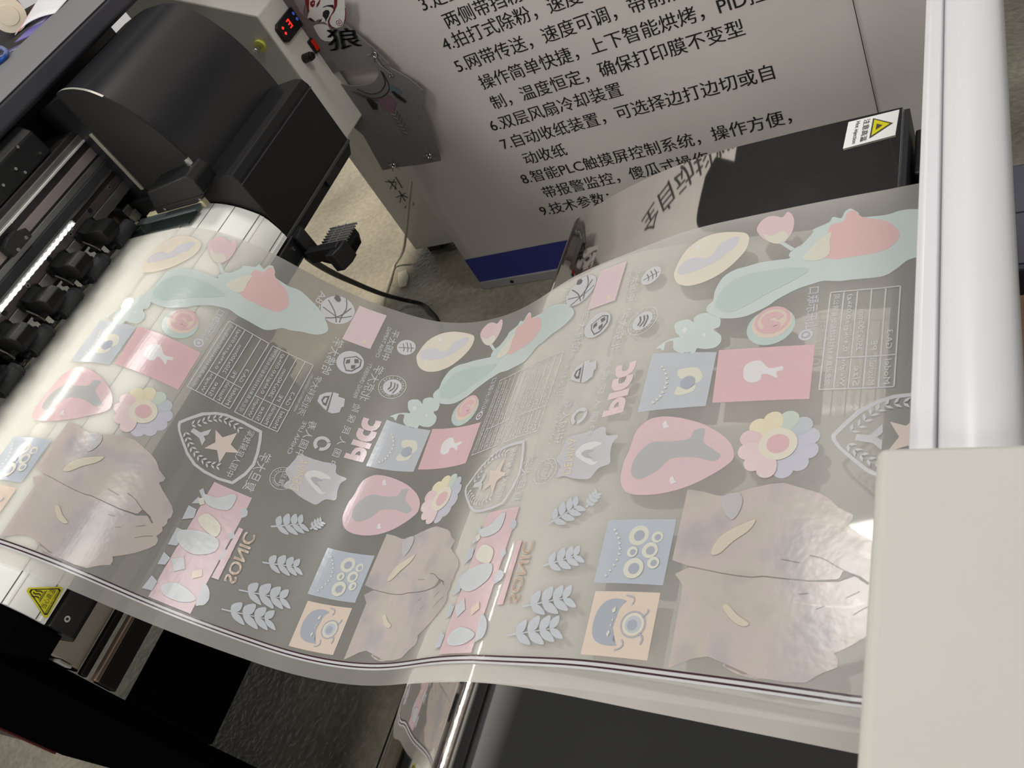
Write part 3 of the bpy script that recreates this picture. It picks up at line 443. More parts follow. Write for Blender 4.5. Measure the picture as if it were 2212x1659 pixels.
# ------------------------------------------------------------------ floor
def floor_material():
    m = bpy.data.materials.new('concrete under clear plastic film'); m.use_nodes = True; nt = m.node_tree; b = nt.nodes['Principled BSDF']
    N = nt.nodes.new; L = nt.links.new
    tc = N('ShaderNodeTexCoord')
    n1 = N('ShaderNodeTexNoise'); n1.inputs['Scale'].default_value = 2.2; n1.inputs['Detail'].default_value = 8; L(tc.outputs['Object'], n1.inputs['Vector'])
    cr = N('ShaderNodeValToRGB'); cr.color_ramp.elements[0].position = .35; cr.color_ramp.elements[1].position = .68
    cr.color_ramp.elements[0].color = lin((128, 123, 108)); cr.color_ramp.elements[1].color = lin((178, 172, 154)); L(n1.outputs['Fac'], cr.inputs[0])
    n3 = N('ShaderNodeTexNoise'); n3.inputs['Scale'].default_value = 60; n3.inputs['Detail'].default_value = 4; L(tc.outputs['Object'], n3.inputs['Vector'])
    mp = N('ShaderNodeMapRange'); mp.inputs[1].default_value = .35; mp.inputs[2].default_value = .65; mp.inputs[3].default_value = .86; mp.inputs[4].default_value = 1.12; L(n3.outputs['Fac'], mp.inputs[0])
    sc = N('ShaderNodeVectorMath'); sc.operation = 'SCALE'; L(cr.outputs[0], sc.inputs[0]); L(mp.outputs[0], sc.inputs['Scale'])
    L(sc.outputs[0], b.inputs['Base Color'])
    n2 = N('ShaderNodeTexNoise'); n2.inputs['Scale'].default_value = 75; n2.inputs['Detail'].default_value = 3; L(tc.outputs['Object'], n2.inputs['Vector'])
    w = N('ShaderNodeTexNoise'); w.inputs['Scale'].default_value = 9; w.inputs['Detail'].default_value = 6; w.inputs['Distortion'].default_value = 2.5; L(tc.outputs['Object'], w.inputs['Vector'])
    ad = N('ShaderNodeMath'); ad.operation = 'ADD'; L(n2.outputs['Fac'], ad.inputs[0]); L(w.outputs['Fac'], ad.inputs[1])
    bp = N('ShaderNodeBump'); bp.inputs['Strength'].default_value = .55; bp.inputs['Distance'].default_value = .01; L(ad.outputs[0], bp.inputs['Height'])
    b.inputs['Roughness'].default_value = .5; b.inputs['Specular IOR Level'].default_value = .2
    b.inputs['Coat Weight'].default_value = .5; b.inputs['Coat Roughness'].default_value = .14
    L(bp.outputs[0], b.inputs['Coat Normal'])
    return m
fl = MB().box((-6, -3, -.05), (5, 7, 0)).build('floor', floor_material()); tag(fl, kind='structure')

# ------------------------------------------------------------------ large-format printer
printer = tag(empty('inkjet_printer', (-1.45, .55, 0)), 'black and grey wide inkjet printer with white curved platen feeding the film', 'printer')
def pt(mb, name, mats, bevel=0.0, parent=printer, smooth=False, label=None, kind=None):
    o = mb.build(name, mats, parent, bevel, smooth)
    if label: o['label'] = label
    if kind: o['kind'] = kind
    return o
# lid over the carriage
lid = pt(MB().prism([(-1.372,1.216),(-1.372,1.187),(-1.385,1.180),(-1.60,1.180),(-1.60,1.224),(-1.584,1.224)], 'y', .02, 1.50), 'lid_bar', [charcoal], .004)
pt(MB().prism([(-1.3725,1.2185),(-1.374,1.2165),(-1.58,1.2245),(-1.58,1.2265)], 'y', .02, 1.50), 'lid_top', [grey], .001, label='grey top face of the lid')
pt(MB().box((-2.35,.02,1.16),(-1.584,1.50,1.2135)), 'lid_tray', [blackm], .004)
# dark carriage space behind the rail
pt(MB().box((-1.75,.02,.95),(-1.46,1.22,1.178)), 'inner_back', [black])
carr = pt(MB().prism([(-1.459,1.178),(-1.389,1.178),(-1.368,1.162),(-1.368,1.119),(-1.459,1.119)], 'y', .29, .878), 'carriage_cover', [blackm], .004)
for y, z in ((.768,1.138),(.804,1.141),(.835,1.160),(.758,1.152),(.811,1.128),(.856,1.131)):
    pt(MB().cyl((-1.370,y,z),(-1.364,y,z),.0026,10), 'screw', [steel], parent=carr)
# guide rail and the strips on the beam face
YR = .962
rail = pt(MB().box((-1.459,.10,.991),(-1.367,YR,1.118)), 'beam', [mat('dark anodised beam', (64,60,60), .35, .6)], .002)
pt(MB().box((-1.373,.10,1.0943),(-1.3598,YR,1.0982)), 'guide_rail', [mat('rail highlight', (250,250,245), .25, .6)], .0008, label='polished guide rail, its highlight line painted near white')  # highlight along the rail is put into this near-white colour
pt(MB().box((-1.373,.10,1.0986),(-1.363,YR,1.1082)), 'rail_cover', [silver], .001)
pt(MB().box((-1.373,.10,1.066),(-1.3627,YR,1.0818)), 'beam_strip', [mat('rosy anodised strip', (158,146,144), .35, .5)], .001)
pt(MB().box((-1.373,.10,1.0511),(-1.3627,YR,1.0622)), 'beam_edge', [silver], .001)
pt(MB().box((-1.373,.10,1.0367),(-1.3579,YR,1.0511)), 'drive_belt', [rubber], .001)
pt(MB().box((-1.373,.10,1.030),(-1.3627,YR,1.0367)), 'beam_lip', [silver], .001)
bs = pt(MB().box((-1.373,.10,1.0079),(-1.3627,YR,1.0223)), 'screw_strip', [brown], .001)
for k in range(6):
    y = .607 + k*.059
    m = MB().cyl((-1.3630,y,1.018),(-1.3608,y,1.018),.0040,16); m.cyl((-1.3609,y,1.018),(-1.3603,y,1.018),.0021,8, 1)
    pt(m, 'screw', [silver if k % 2 else black, black], parent=bs)
pt(MB().box((-1.373,.10,.9892),(-1.3617,YR,1.0076)), 'lower_bar', [silver], .0015)
# LED strip under the lip: its lamps light the platen
lm = MB().box((-1.3285,.10,1.0352),(-1.3208,.782,1.0422))
led = pt(lm, 'led_strip', [mat('led carrier', (150,150,150), .4)], .0005)
am = MB()
for y in (.14, .36, .58, .77): am.box((-1.364,y,1.030),(-1.327,y+.006,1.034))
pt(am, 'led_arm', [silver], parent=led)
glow = bpy.data.materials.new('lit led'); glow.use_nodes = True
glow.node_tree.nodes['Principled BSDF'].inputs['Emission Color'].default_value = (1, .95, .82, 1)
glow.node_tree.nodes['Principled BSDF'].inputs['Emission Strength'].default_value = 210
m = MB(); y = .104; j = 0
while y < .776:
    z = 1.0405 if j % 2 else 1.0370
    m.box((-1.3209,y,z-.0011),(-1.3200,y+.0031,z+.0011)); y += .0049 + (.0012 if j % 2 else 0); j += 1
chips = pt(m, 'led_chips', [glow], parent=led); chips['kind'] = 'stuff'
# belt clamp block
cl = pt(MB().prism([(.680,1.064),(.726,1.064),(.7296,1.070),(.7296,1.0794),(.718,1.0833),(.716,1.088),(.699,1.088),(.680,1.0833)], 'x', -1.363, -1.346), 'belt_clamp', [black], .001)
for y, z in ((.717,1.070),(.693,1.067)): pt(MB().cyl((-1.346,y,z),(-1.3446,y,z),.0029,12), 'screw', [silver], parent=cl)
# pinch rollers, 8 cm apart
def pinch(yc):
    yh = yc*.96
    body = MB()
    body.prism([(-1.362,1.0142),(-1.3546,1.0142),(-1.3426,1.0074),(-1.3114,1.0074),(-1.3027,1.0007),(-1.3027,.9873),(-1.3114,.9777),(-1.321,.9748),(-1.362,.9844)], 'y', yh-.019, yh+.015)
    body.prism([(-1.3618,.996),(-1.3555,.996),(-1.3555,1.0122),(-1.3618,1.0122)], 'y', yh-.028, yh+.023)
    body.box((-1.360,yc-.034,.952),(-1.342,yc-.029,.990)); body.box((-1.360,yc+.027,.952),(-1.342,yc+.031,.990))
    body.box((-1.3536,yh-.0326,.9777),(-1.3248,yh-.0173,.9834)); body.box((-1.3536,yh+.0134,.9777),(-1.3248,yh+.030,.9834))
    h = pt(body, 'pinch_roller_holder', [mat('holder black', (12,12,13), .7, spec=.15)], .0020)
    r = MB().cyl((-1.345,yc-.026,.9585),(-1.345,yc+.024,.9585),.0125,24); r.cyl((-1.345,yc-.035,.9585),(-1.345,yc+.033,.9585),.0035,10)
    r.cyl((-1.345,yc-.022,.9585),(-1.345,yc-.020,.9585),.0132,24); r.cyl((-1.345,yc+.018,.9585),(-1.345,yc+.020,.9585),.0132,24)
    pt(r, 'roller', [rubber], parent=h, smooth=True)
    s = MB().cyl((-1.3548,yh+.008,1.0036),(-1.3526,yh+.008,1.0036),.0044,16); s.box((-1.3527,yh+.0055,1.0031),(-1.3522,yh+.0105,1.0041),1); s.box((-1.3527,yh+.0075,1.0011),(-1.3522,yh+.0085,1.0061),1)
    pt(s, 'screw', [steel, black], parent=h)
    pt(MB().tube([(-1.3555,yh-.025,.9969),(-1.3344,yh-.0288,.9854),(-1.320,yh-.0346,.9796)], .0015, 8), 'spring_rod', [mat('dark rod', (70,66,60), .4, .4)], parent=h)
    pt(MB().box((-1.38,yc+.034,.946),(-1.355,yc+.046,.9475)), 'cream_tab', [mat('cream tab', (196,188,158), .5)], parent=h)
for k in range(6): pinch(.843 - .0805*k if k else .845)
# platen with its rounded front
PL = [(-1.40,.9385),(-1.33,.9385)]
for s_ in np.arange(.16, .44, .012):
    q_ = film_pt(s_, .5, -.0032)
    if q_[0] > -1.109: break
    PL.append((q_[0], min(q_[2], .9385)))
PL = PL + [(-1.1035,.874),(-1.0975,.852),(-1.0955,.832)]
body = MB().prism(PL + [(-1.104,.828),(-1.40,.828)], 'y', .205, .912)
pl = pt(body, 'platen', [white], 0, smooth=True)
def on_platen(t, lift):
    d = [0]
    for a, b in zip(PL[:-1], PL[1:]): d.append(d[-1] + math.hypot(b[0]-a[0], b[1]-a[1]))
    x = np.interp(t*d[-1], d, [p[0] for p in PL]); z = np.interp(t*d[-1], d, [p[1] for p in PL])
    x2 = np.interp(t*d[-1]+.002, d, [p[0] for p in PL]); z2 = np.interp(t*d[-1]+.002, d, [p[1] for p in PL])
    x1 = np.interp(t*d[-1]-.002, d, [p[0] for p in PL]); z1 = np.interp(t*d[-1]-.002, d, [p[1] for p in PL])
    L = math.hypot(x2-x1, z2-z1); tx, tz = (x2-x1)/L, (z2-z1)/L
    return (x - tz*lift, z + tx*lift), (tx, tz)
def seam(t, w, h, ma, nm):
    (x, z), (tx, tz) = on_platen(t, 0)
    q = [(x - tx*w/2 - tz*h, z - tz*w/2 + tx*h), (x + tx*w/2 - tz*h, z + tz*w/2 + tx*h), (x + tx*w/2 + tz*.002, z + tz*w/2 - tx*.002), (x - tx*w/2 + tz*.002, z - tz*w/2 - tx*.002)]
    pt(MB().prism(q, 'y', .205, .912), nm, [ma], parent=pl)
for t in (.16, .50, .604, .715, .837, .962): seam(t, .0011, .0003, darkline, 'groove')
for t in (.49, .855, .981): seam(t, .0028, .0008, white, 'ridge')
m = MB()
for i in range(5):
    for j in range(29):
        x = -1.332 + i*.0225; y = .235 + j*.0222
        m.cyl((x,y,.9380),(x,y,.9388),.0017,8)
pt(m, 'perforation', [mat('vacuum hole', (40,40,40), .7)], parent=pl, kind='stuff')
bar = pt(MB().prism([(-1.105,.828),(-1.094,.826),(-1.092,.79),(-1.11,.775),(-1.20,.775),(-1.20,.828)], 'y', .205, .925), 'front_bar', [black], .002, label='black bar under the rounded platen edge')
for y in (.222, .905):
    s = MB().cyl((-1.093,y,.812),(-1.0905,y,.812),.0042,16); s.cyl((-1.0906,y,.812),(-1.090,y,.812),.002,6,1); pt(s, 'screw', [steel, black], parent=bar)
# hot-surface warning triangle wrapped on the curve at the near end of the platen
PLd = [0]
for a_, b_ in zip(PL[:-1], PL[1:]): PLd.append(PLd[-1] + math.hypot(b_[0]-a_[0], b_[1]-a_[1]))
def platen_pt(a, y, off):
    (x, z), _ = on_platen(a/PLd[-1], .0006 + off); return (x, y, z)
def rtri(k):
    P = [(3145,2310),(3560,2545),(3590,2090)]; c = (sum(p[0] for p in P)/3, sum(p[1] for p in P)/3); out = []
    P = [(c[0]+(p[0]-c[0])*k, c[1]+(p[1]-c[1])*k) for p in P]
    for i in range(3):
        for q in (P[i-1], P[(i+1) % 3]): out.append((P[i][0]+(q[0]-P[i][0])*.09, P[i][1]+(q[1]-P[i][1])*.09))
    return out
wav = [('L','ink',7,[(3290+8*math.sin(t*6.3), 2250+k*36+t*70) for t in (0,.25,.5,.75,1)]) for k in ()]
sgn = [('P','sign',rtri(1)), ('P','ink',rtri(.86)), ('P','sign',rtri(.77)),
 ('T','ink','当心高温',3500,2200,3490,2450,-78), ('T','ink','WARNING:HIGH TEMPERATURE',3550,2160,3540,2490,-34),
 ('P','ink',[(3385,2240),(3393,2240),(3393,2400),(3385,2400)]), ('P','ink',[(3370,2255),(3377,2255),(3377,2385),(3370,2385)])]
for k in range(3):
    sgn.append(('L','ink',10,[(3360-t*100, 2275+k*38+10*math.sin(t*6.3)) for t in (0,.2,.4,.6,.8,1)]))
o = print_mesh('warning_sticker', sgn, 0.0, platen_pt, pl, lambda c: yellow_sign if c == 'sign' else ink_black, 9.)
o['label'] = 'yellow hot-surface triangle sticker'
# far end of the platen: dark glass strip, grey strip and cream tray
pt(MB().box((-1.375,.853,.9385),(-1.195,.884,.9425)), 'end_strip', [mat('dark glass strip', (40,48,46), .12, spec=.8)], .001)
pt(MB().box((-1.36,.885,.9385),(-1.20,.903,.944)), 'end_plate', [mat('blue grey plate', (128,140,144), .3, .5)], .001)
pt(MB().box((-1.345,.904,.930),(-1.195,.930,.9455)), 'ink_tray', [mat('cream plastic tray', (226,218,178), .45)], .0015)
blk = pt(MB().prism([(-1.285,.955),(-1.262,1.000),(-1.155,1.008),(-1.146,.994),(-1.148,.970),(-1.18,.955)], 'y', .882, .930), 'cap_box', [blackm], .003)
pt(MB().box((-1.285,.8805,.966),(-1.150,.8825,.968)), 'slot', [black], parent=blk)
for x in (-1.255,-1.165): pt(MB().cyl((x,.8825,.962),(x,.8805,.962),.0025,10), 'screw', [silver], parent=blk)
pt(MB().cyl((-1.165,.915,1.008),(-1.165,.915,1.020),.006,12), 'spring', [steel], parent=blk)
# bracket, brown plate and small block beside the last pinch roller
pt(MB().box((-1.425,.895,.940),(-1.375,.925,.972)), 'end_bracket', [silver], .002)
pt(MB().prism([(-1.42,.945),(-1.375,.945),(-1.375,.985),(-1.42,.985)], 'y', .888, .893), 'side_plate', [mat('copper plate', (112,84,78), .35, .5)])
pt(MB().cyl((-1.40,.872,.965),(-1.40,.888,.965),.011,20), 'shaft_end', [mat('brass shaft', (168,160,136), .3, .7)], .001)
pt(MB().box((-1.385,.890,.945),(-1.362,.912,.962)), 'shaft_block', [silver], .0015)
# crescent end panel and the rounded hood over the far end
CR = catmull([(-1.322,1.181),(-1.300,1.183),(-1.272,1.176),(-1.245,1.160),(-1.215,1.125),(-1.190,1.072),(-1.178,1.025),(-1.172,.985),(-1.170,.955)], 6)
pt(MB().prism(CR + [(-1.30,.955),(-1.322,.985)], 'y', .927, .930), 'end_panel', [mat('dark grey panel', (30,30,29), .6, spec=.2, bump=.02, bscale=900)])
m = MB()
for a, b in zip(CR[1:20], CR[2:21]): m.face([(a[0],.9262,a[1]+.0006),(b[0],.9262,b[1]+.0006),(b[0],.9306,b[1]+.0006),(a[0],.9306,a[1]+.0006)])
pt(m, 'panel_edge', [mat('bare metal edge', (214,212,200), .3, .6)])
pt(MB().box((-1.330,.924,.985),(-1.322,.9285,1.105)), 'panel_strip', [mat('strip', (176,172,158), .35, .6)], .0008)
HD = catmull([(-1.40,1.165),(-1.34,1.172),(-1.305,1.170),(-1.270,1.163),(-1.240,1.143),(-1.212,1.105),(-1.192,1.06),(-1.181,1.01),(-1.176,.955)], 6)
pt(MB().prism(HD + [(-1.40,.955)], 'y', .932, 1.20), 'hood', [mat('satin charcoal hood', (25,25,28), .36, spec=.5, bump=.02, bscale=900)], 0, smooth=True)
# end housing with its front face
hs = MB().prism([(-1.40,.80),(-1.115,.80),(-1.100,.826),(-1.100,.955),(-1.106,.968),(-1.12,.972),(-1.40,.972)], 'y', .915, 1.185)
hs = pt(hs, 'end_housing', [mat('housing black', (16,16,18), .5, spec=.3)], .002)
pt(MB().box((-1.1003,.915,.9475),(-1.0985,1.185,.9492)), 'seam_line', [charcoal], parent=hs)
pt(MB().box((-1.102,.915,.826),(-1.0975,1.185,.832)), 'lower_edge', [mat('worn edge', (54,54,52), .5)], .001, parent=hs)
pt(MB().box((-1.112,1.07,.812),(-1.098,1.115,.826)), 'catch', [black], .001, parent=hs)
mat('stand black', (9,9,10), .9, spec=0.0)
# stand: side leg with foot, cross panel, rear edge, lower roll bars
leg = MB().prism([(-2.16,.0),(-2.16,1.05),(-1.30,1.05),(-1.262,.80),(-1.262,.70),(-1.262,.36),(-1.235,.22),(-1.17,.12),(-1.06,.05),(-1.02,0)], 'y', .165, .198)
pt(leg, 'side_leg', [mat('stand black', (9,9,10), .9, spec=0.0)], .003)
pt(MB().prism([(-1.42,.80),(-1.42,.936),(-1.20,.936),(-1.150,.925),(-1.118,.895),(-1.104,.86),(-1.098,.80)], 'y', .170, .2035), 'end_cover', [mat('stand black', (9,9,10))], .002)
pt(MB().box((-2.172,.160,.02),(-2.158,.203,1.02)), 'leg_trim', [mat('dark red edge trim', (92,34,32), .5)], .002, label='dark red trim on the rear edge')
pl2 = pt(MB().prism([(-2.60,.03),(-2.60,.16),(-2.20,.24),(-2.20,.03)], 'y', .17, .20), 'rear_foot', [mat('grey foot', (62,60,58), .55)], .002)
pt(MB().cyl((-2.36,.17,.12),(-2.36,.163,.12),.012,16), 'screw', [silver], parent=pl2)
pt(MB().box((-1.275,.198,.358),(-1.255,.80,.545)), 'cross_panel', [mat('stand black', (9,9,10))], .003, label='wide black panel joining the legs')
pt(MB().prism([(-2.10,.0),(-2.10,.80),(-1.40,.80),(-1.262,.76),(-1.262,.36),(-1.262,0)], 'y', .80, .832), 'side_leg', [mat('stand black', (9,9,10))], .003)
BG = catmull([(-1.205,.792),(-1.235,.77),(-1.246,.73),(-1.25,.69),(-1.262,.655),(-1.29,.635)], 5)
pt(MB().prism(BG + [(-1.31,.64),(-1.31,.80)], 'y', .205, .88), 'paper_guide', [mat('beige sheet metal', (176,166,154), .45, .1)], smooth=True)
pt(MB().box((-1.262,.200,.618),(-1.25,.86,.627)), 'feed_rod', [mat('copper toned rod', (168,146,130), .3, .7)], .002)
pt(MB().box((-1.272,.200,.580),(-1.255,.86,.614)), 'lower_channel', [black], .002)
pt(MB().box((-1.272,.200,.632),(-1.262,.86,.645)), 'upper_channel', [black], .002)
for x, z in ((-1.288,.735),(-1.262,.685)): pt(MB().box((x-.016,.199,z-.014),(x+.012,.2035,z+.010)), 'end_clip', [mat('pale clip', (176,174,166), .5)], .001)

# ------------------------------------------------------------------ floodlight bolted under the platen end
fld = tag(empty('floodlight', (-1.05, .93, .75)), 'small black finned floodlight on a bracket at the platen corner', 'floodlight')
arm = MB().prism([(-1.105,.925),(-1.105,.955),(-1.085,.945),(-1.078,.912)], 'z', .772, .826)
arm.box((-1.085,.908,.770),(-1.010,.924,.796))
pt(arm, 'bracket', [black], .002, fld)
fb = MB().prism([(-1.087,.930),(-1.024,.905),(-1.012,.910),(-1.012,.965),(-1.030,.990),(-1.040,.995),(-1.091,1.006),(-1.094,1.0)], 'z', .752, .770)
fb = pt(fb, 'lamp_body', [mat('lamp black', (8,8,9), .7, spec=.1)], .003, fld)
fins = MB()
for k in range(11):
    y = .925 + k*.0071; t = k/10
    fins.box((-1.0895,y,.770),(-1.0895+.064,y+.0013,.7745))
for x in (-1.070,-1.052): fins.box((x,.955,.770),(x+.0013,1.0,.7745))
fins.ring((-1.062,.938,.7735), (0,0,1), .0085, .0012, 20, 6)
pt(fins, 'cooling_fins', [mat('fin grey', (120,120,116), .5)], 0, fld)
pt(MB().prism([(-1.030,.893),(-1.012,.893),(-1.003,.912),(-1.003,.93),(-1.020,.93)], 'z', .755, .792), 'yoke', [black], .002, fld)
cb = MB().tube(catmull([(-1.098,.930,.775),(-1.126,.945,.757),(-1.285,1.099,.60),(-1.448,1.273,.42),(-1.618,1.475,.20),(-1.695,1.600,.055),(-1.651,1.613,.012),(-1.600,1.575,.012),(-1.554,1.531,.012),(-1.49,1.44,.012),(-1.44,1.30,.012)], 10), .0066, 10)
tag(cb.build('power_cable', [black], smooth=True), 'thick black cable running from the floodlight down across the floor', 'cable')
wc = MB().tube(catmull([(-1.53,1.835,.40),(-1.565,1.815,.33),(-1.62,1.81,.26),(-1.70,1.815,.16),(-1.79,1.83,.06),(-1.862,1.83,.008),(-1.850,1.755,.006),(-1.838,1.69,.006),(-1.822,1.63,.006),(-1.78,1.50,.006)], 10), .0045, 8)
tag(wc.build('white_cord', [mat('cream cord', (200,194,178), .5)], smooth=True), 'thin cream cord hanging in front of the white cabinet', 'cord')
sc_ = MB().prism([(-1.83,1.79),(-1.80,1.80),(-1.775,1.765),(-1.765,1.72),(-1.79,1.715),(-1.81,1.745)], 'z', .003, .007)
tag(sc_.build('paper_scrap', [mat('torn paper', (214,210,190), .7)]), 'torn cream scrap lying on the floor near the cords', 'paper scrap')

# ------------------------------------------------------------------ white drying cabinet behind the printer
cab = tag(empty('drying_cabinet', (-1.6, 2.0, 0)), 'white metal cabinet with a control panel and red digits, behind the printer', 'cabinet')
cw = mat('cabinet white', (214,210,202), .5, spec=.35, noise=.03, nscale=5)
pt(MB().box((-1.772,1.862,.03),(-.95,2.6,.70)), 'body', [cw], .004, cab)
pt(MB().box((-1.726,1.8585,.055),(-1.30,1.863,.62)), 'frame', [cw], .002, cab)
dr = pt(MB().box((-1.712,1.8565,.068),(-1.42,1.860,.60)), 'door', [cw], .002, cab)
pt(MB().box((-1.405,1.8570,.068),(-1.31,1.860,.60)), 'side_door', [cw], .002, cab)
pt(MB().cyl((-1.60,1.857,.050),(-1.60,1.8585,.050),.003,10), 'screw', [black], parent=cab)
for x in (-1.74,-1.0): pt(MB().box((x,1.88,0),(x+.05,1.93,.03)), 'foot', [rubber], .002, cab)
# handwriting on the door
m = MB()
hw = [[(0,.07),(.05,.055),(.02,.02)],[(.02,.075),(.03,.02)],[(.0,.03),(.05,.07)],[(.065,.08),(.06,.02)],[(.0,-.02),(.06,-.01)],[(.035,.01),(.03,-.05)],[(.03,-.015),(.0,-.05)],[(.035,-.015),(.065,-.045)],[(.005,-.085),(.015,-.075)],[(.03,-.082),(.04,-.07)],[(.055,-.08),(.068,-.066)]]
for st in hw:
    m.tube([(-1.700+p[0]*.70, 1.8555, .262+p[1]*.70) for p in st], .0011, 6)
pt(m, 'handwriting', [ink_black], parent=dr, label='black marker handwriting')
# control head
head = MB().prism([(-1.42,.652),(-1.42,.992),(-1.75,1.182),(-1.75,.652)], 'y', 1.522, 1.648)
head.prism([(-1.50,.652),(-1.50,1.03),(-1.75,1.174),(-1.75,.652)], 'y', 1.648, 1.90)
hd = pt(head, 'control_head', [cw], .004, cab)
pt(MB().prism([(-1.58,1.0845),(-1.62,1.1075),(-1.62,1.1090),(-1.58,1.0860)], 'y', 1.545, 1.64), 'blue_label', [mat('blue label line', (70,84,150), .5)], parent=hd)
dsp = MB().prism([(1.541,.913),(1.541,.944),(1.552,.951),(1.625,.951),(1.641,.944),(1.641,.912),(1.628,.905),(1.552,.905)], 'x', -1.420, -1.411)
dsp = pt(dsp, 'display', [black], .002, hd)
red = mat('red segment', (255,40,30), .4, emit=(255,30,20), estr=3.0)
m = MB()
def digit(y, z, segs):
    h, w, t = .018, .010, .0022
    for s in segs:
        if s == 'a': m.box((-1.4112,y,z+h-t),(-1.4104,y+w,z+h))
        if s == 'g': m.box((-1.4112,y,z+h/2-t/2),(-1.4104,y+w,z+h/2+t/2))
        if s == 'd': m.box((-1.4112,y,z),(-1.4104,y+w,z+t))
        if s == 'b': m.box((-1.4112,y+w-t,z+h/2),(-1.4104,y+w,z+h))
        if s == 'c': m.box((-1.4112,y+w-t,z),(-1.4104,y+w,z+h/2))
digit(1.580,.922,'abgcd')
m.cyl((-1.412,1.558,.936),(-1.4104,1.558,.936),.003,10); m.cyl((-1.412,1.556,.924),(-1.4104,1.556,.924),.003,10)
pt(m, 'digits', [red], parent=dsp, label='glowing red digits')
for y, z in ((1.615,.938),(1.629,.938),(1.615,.924),(1.629,.924)):
    pt(MB().cyl((-1.4112,y,z),(-1.4095,y,z),.0038,12), 'button', [mat('blue button', (90,120,220), .35, emit=(60,90,220), estr=.15)], .0006, dsp)
sw = pt(MB().box((-1.420,1.607,.838),(-1.412,1.630,.872)), 'power_switch', [black], .002, hd)
pt(MB().prism([(.843,-1.412),(.843,-1.409),(.855,-1.4105),(.868,-1.406),(.868,-1.412)][::-1] and [(1.611,.842),(1.627,.842),(1.627,.868),(1.611,.868)], 'x', -1.413, -1.4095), 'rocker', [mat('red rocker', (150,26,18), .3, emit=(160,20,10), estr=.25)], .001, sw)
pt(MB().cyl((-1.420,1.568,.853),(-1.398,1.568,.853),.0105,20).cyl((-1.398,1.568,.853),(-1.392,1.568,.853),.0085,20), 'knob', [black], .0012, hd)
sb = pt(MB().cyl((-1.462,1.522,.933),(-1.462,1.514,.933),.014,24), 'side_disc', [mat('lime disc', (206,208,90), .45)], .001, hd, label='lime green disc with a metal button')
pt(MB().cyl((-1.462,1.514,.933),(-1.462,1.496,.933),.0055,16), 'button', [steel], .001, sb)

# ------------------------------------------------------------------ hanging banner with the machine's data
BY = 1.655
ban = tag(empty('banner', (-.75, BY, 0)), 'large pale roll-up banner with black Chinese text and a blue foot band', 'banner')
bw = mat('banner vinyl', (206,200,196), .42, spec=.4, noise=.025, nscale=3, bump=.10, bscale=5)
m = MB(); nx, nz = 40, 50
def bpos(x, z): return (x, BY + .004*math.sin(x*5+z*3)*math.sin(z*4+1) , z)
g = [[m.bm.verts.new(bpos(-1.435 + 1.375*i/nx, .03 + 2.17*j/nz)) for i in range(nx+1)] for j in range(nz+1)]
for j in range(nz):
    for i in range(nx): m.bm.faces.new((g[j][i], g[j][i+1], g[j+1][i+1], g[j+1][i]))
sh = pt(m, 'sheet', [bw], parent=ban, smooth=True)
md = sh.modifiers.new('thick', 'SOLIDIFY'); md.thickness = .001; md.offset = 0
def bflat(x, z, lift): p = bpos(x, z); return (p[0], p[1] - lift, p[2])
m = MB()
for i in range(nx): m.face([bflat(-1.436+1.376*i/nx,.030,.0014), bflat(-1.436+1.376*(i+1)/nx,.030,.0014), bflat(-1.436+1.376*(i+1)/nx,.122,.0014), bflat(-1.436+1.376*i/nx,.122,.0014)])
pt(m, 'blue_band', [mat('blue print', (48,56,140), .45)], parent=sh)
br = pt(MB().box((-1.436,BY-.006,.0),(-.06,BY+.006,.030)), 'base_rail', [mat('pale rail', (176,176,176), .4, .2)], .002, ban)
pt(MB().cyl((-1.33,BY-.007,.014),(-1.33,BY-.005,.014),.006,14), 'hole', [black], parent=br)
pt(MB().box((-.2768,BY-.0058,.03),(-.2752,BY-.0050,2.19)), 'seam_line', [ink_black], parent=sh)
LN = [(.730,-1.125,'3.定量撒粉系统，撒粉均匀'),(.773,-1.095,'两侧带挡粉板，回粉快，'),(.726,-1.128,'4.拍打式除粉，速度可调，震动大小可控'),(.668,-1.128,'5.网带传送，速度可调，带前后调节'),(.611,-1.092,'操作简单快捷，上下智能烘烤，PID控'),(.554,-1.092,'制，温度恒定，确保打印膜不变型'),(.498,-1.128,'6.双层风扇冷却装置'),(.441,-1.128,'7.自动收纸装置，可选择边打边切或自'),(.384,-1.092,'动收纸'),(.328,-1.128,'8.智能PLC触摸屏控制系统，操作方便，'),(.272,-1.092,'带报警监控，傻瓜式操作'),(.218,-1.128,'9.技术参数：')]
LN[0] = (.826, -1.128, LN[0][2])
for z, x, t in LN:
    m = MB(); em = .0408
    lettering(m, t, lambda u, v: bflat(x + u*em, z + v*em + u*em*.012, .0014), 0, .012)
    pt(m, 'text_line', [ink_black], parent=sh)
# upper part of the print: heading and the picture of the machine
m = MB(); lettering(m, '全自动抖粉机', lambda u, v: bflat(-1.10 + u*.10, 1.10 + v*.10, .0016), 0, .02); pt(m, 'heading', [ink_black], parent=sh)
pic = MB()
dark_blue = mat('dark machine print', (13,12,19), .5, spec=.2)
S1 = catmull([(-.76,1.20),(-.84,1.33),(-.74,1.42),(-.60,1.50),(-.42,1.58),(-.22,1.64),(-.07,1.67)], 6)
pic.face([bflat(x, z, .0016) for x, z in S1 + [(-.07,1.08),(-.40,1.08),(-.58,1.12),(-.63,1.22),(-.70,1.17)]], 0)
for q in ([(-.42,1.25),(-.285,1.27),(-.28,1.39),(-.42,1.38)], [(-.26,1.27),(-.13,1.29),(-.13,1.42),(-.25,1.40)]): pic.face([bflat(x, z, .0022) for x, z in q], 1)
pt(pic, 'machine_picture', [dark_blue, mat('grey print', (130,130,136), .5)], parent=sh)

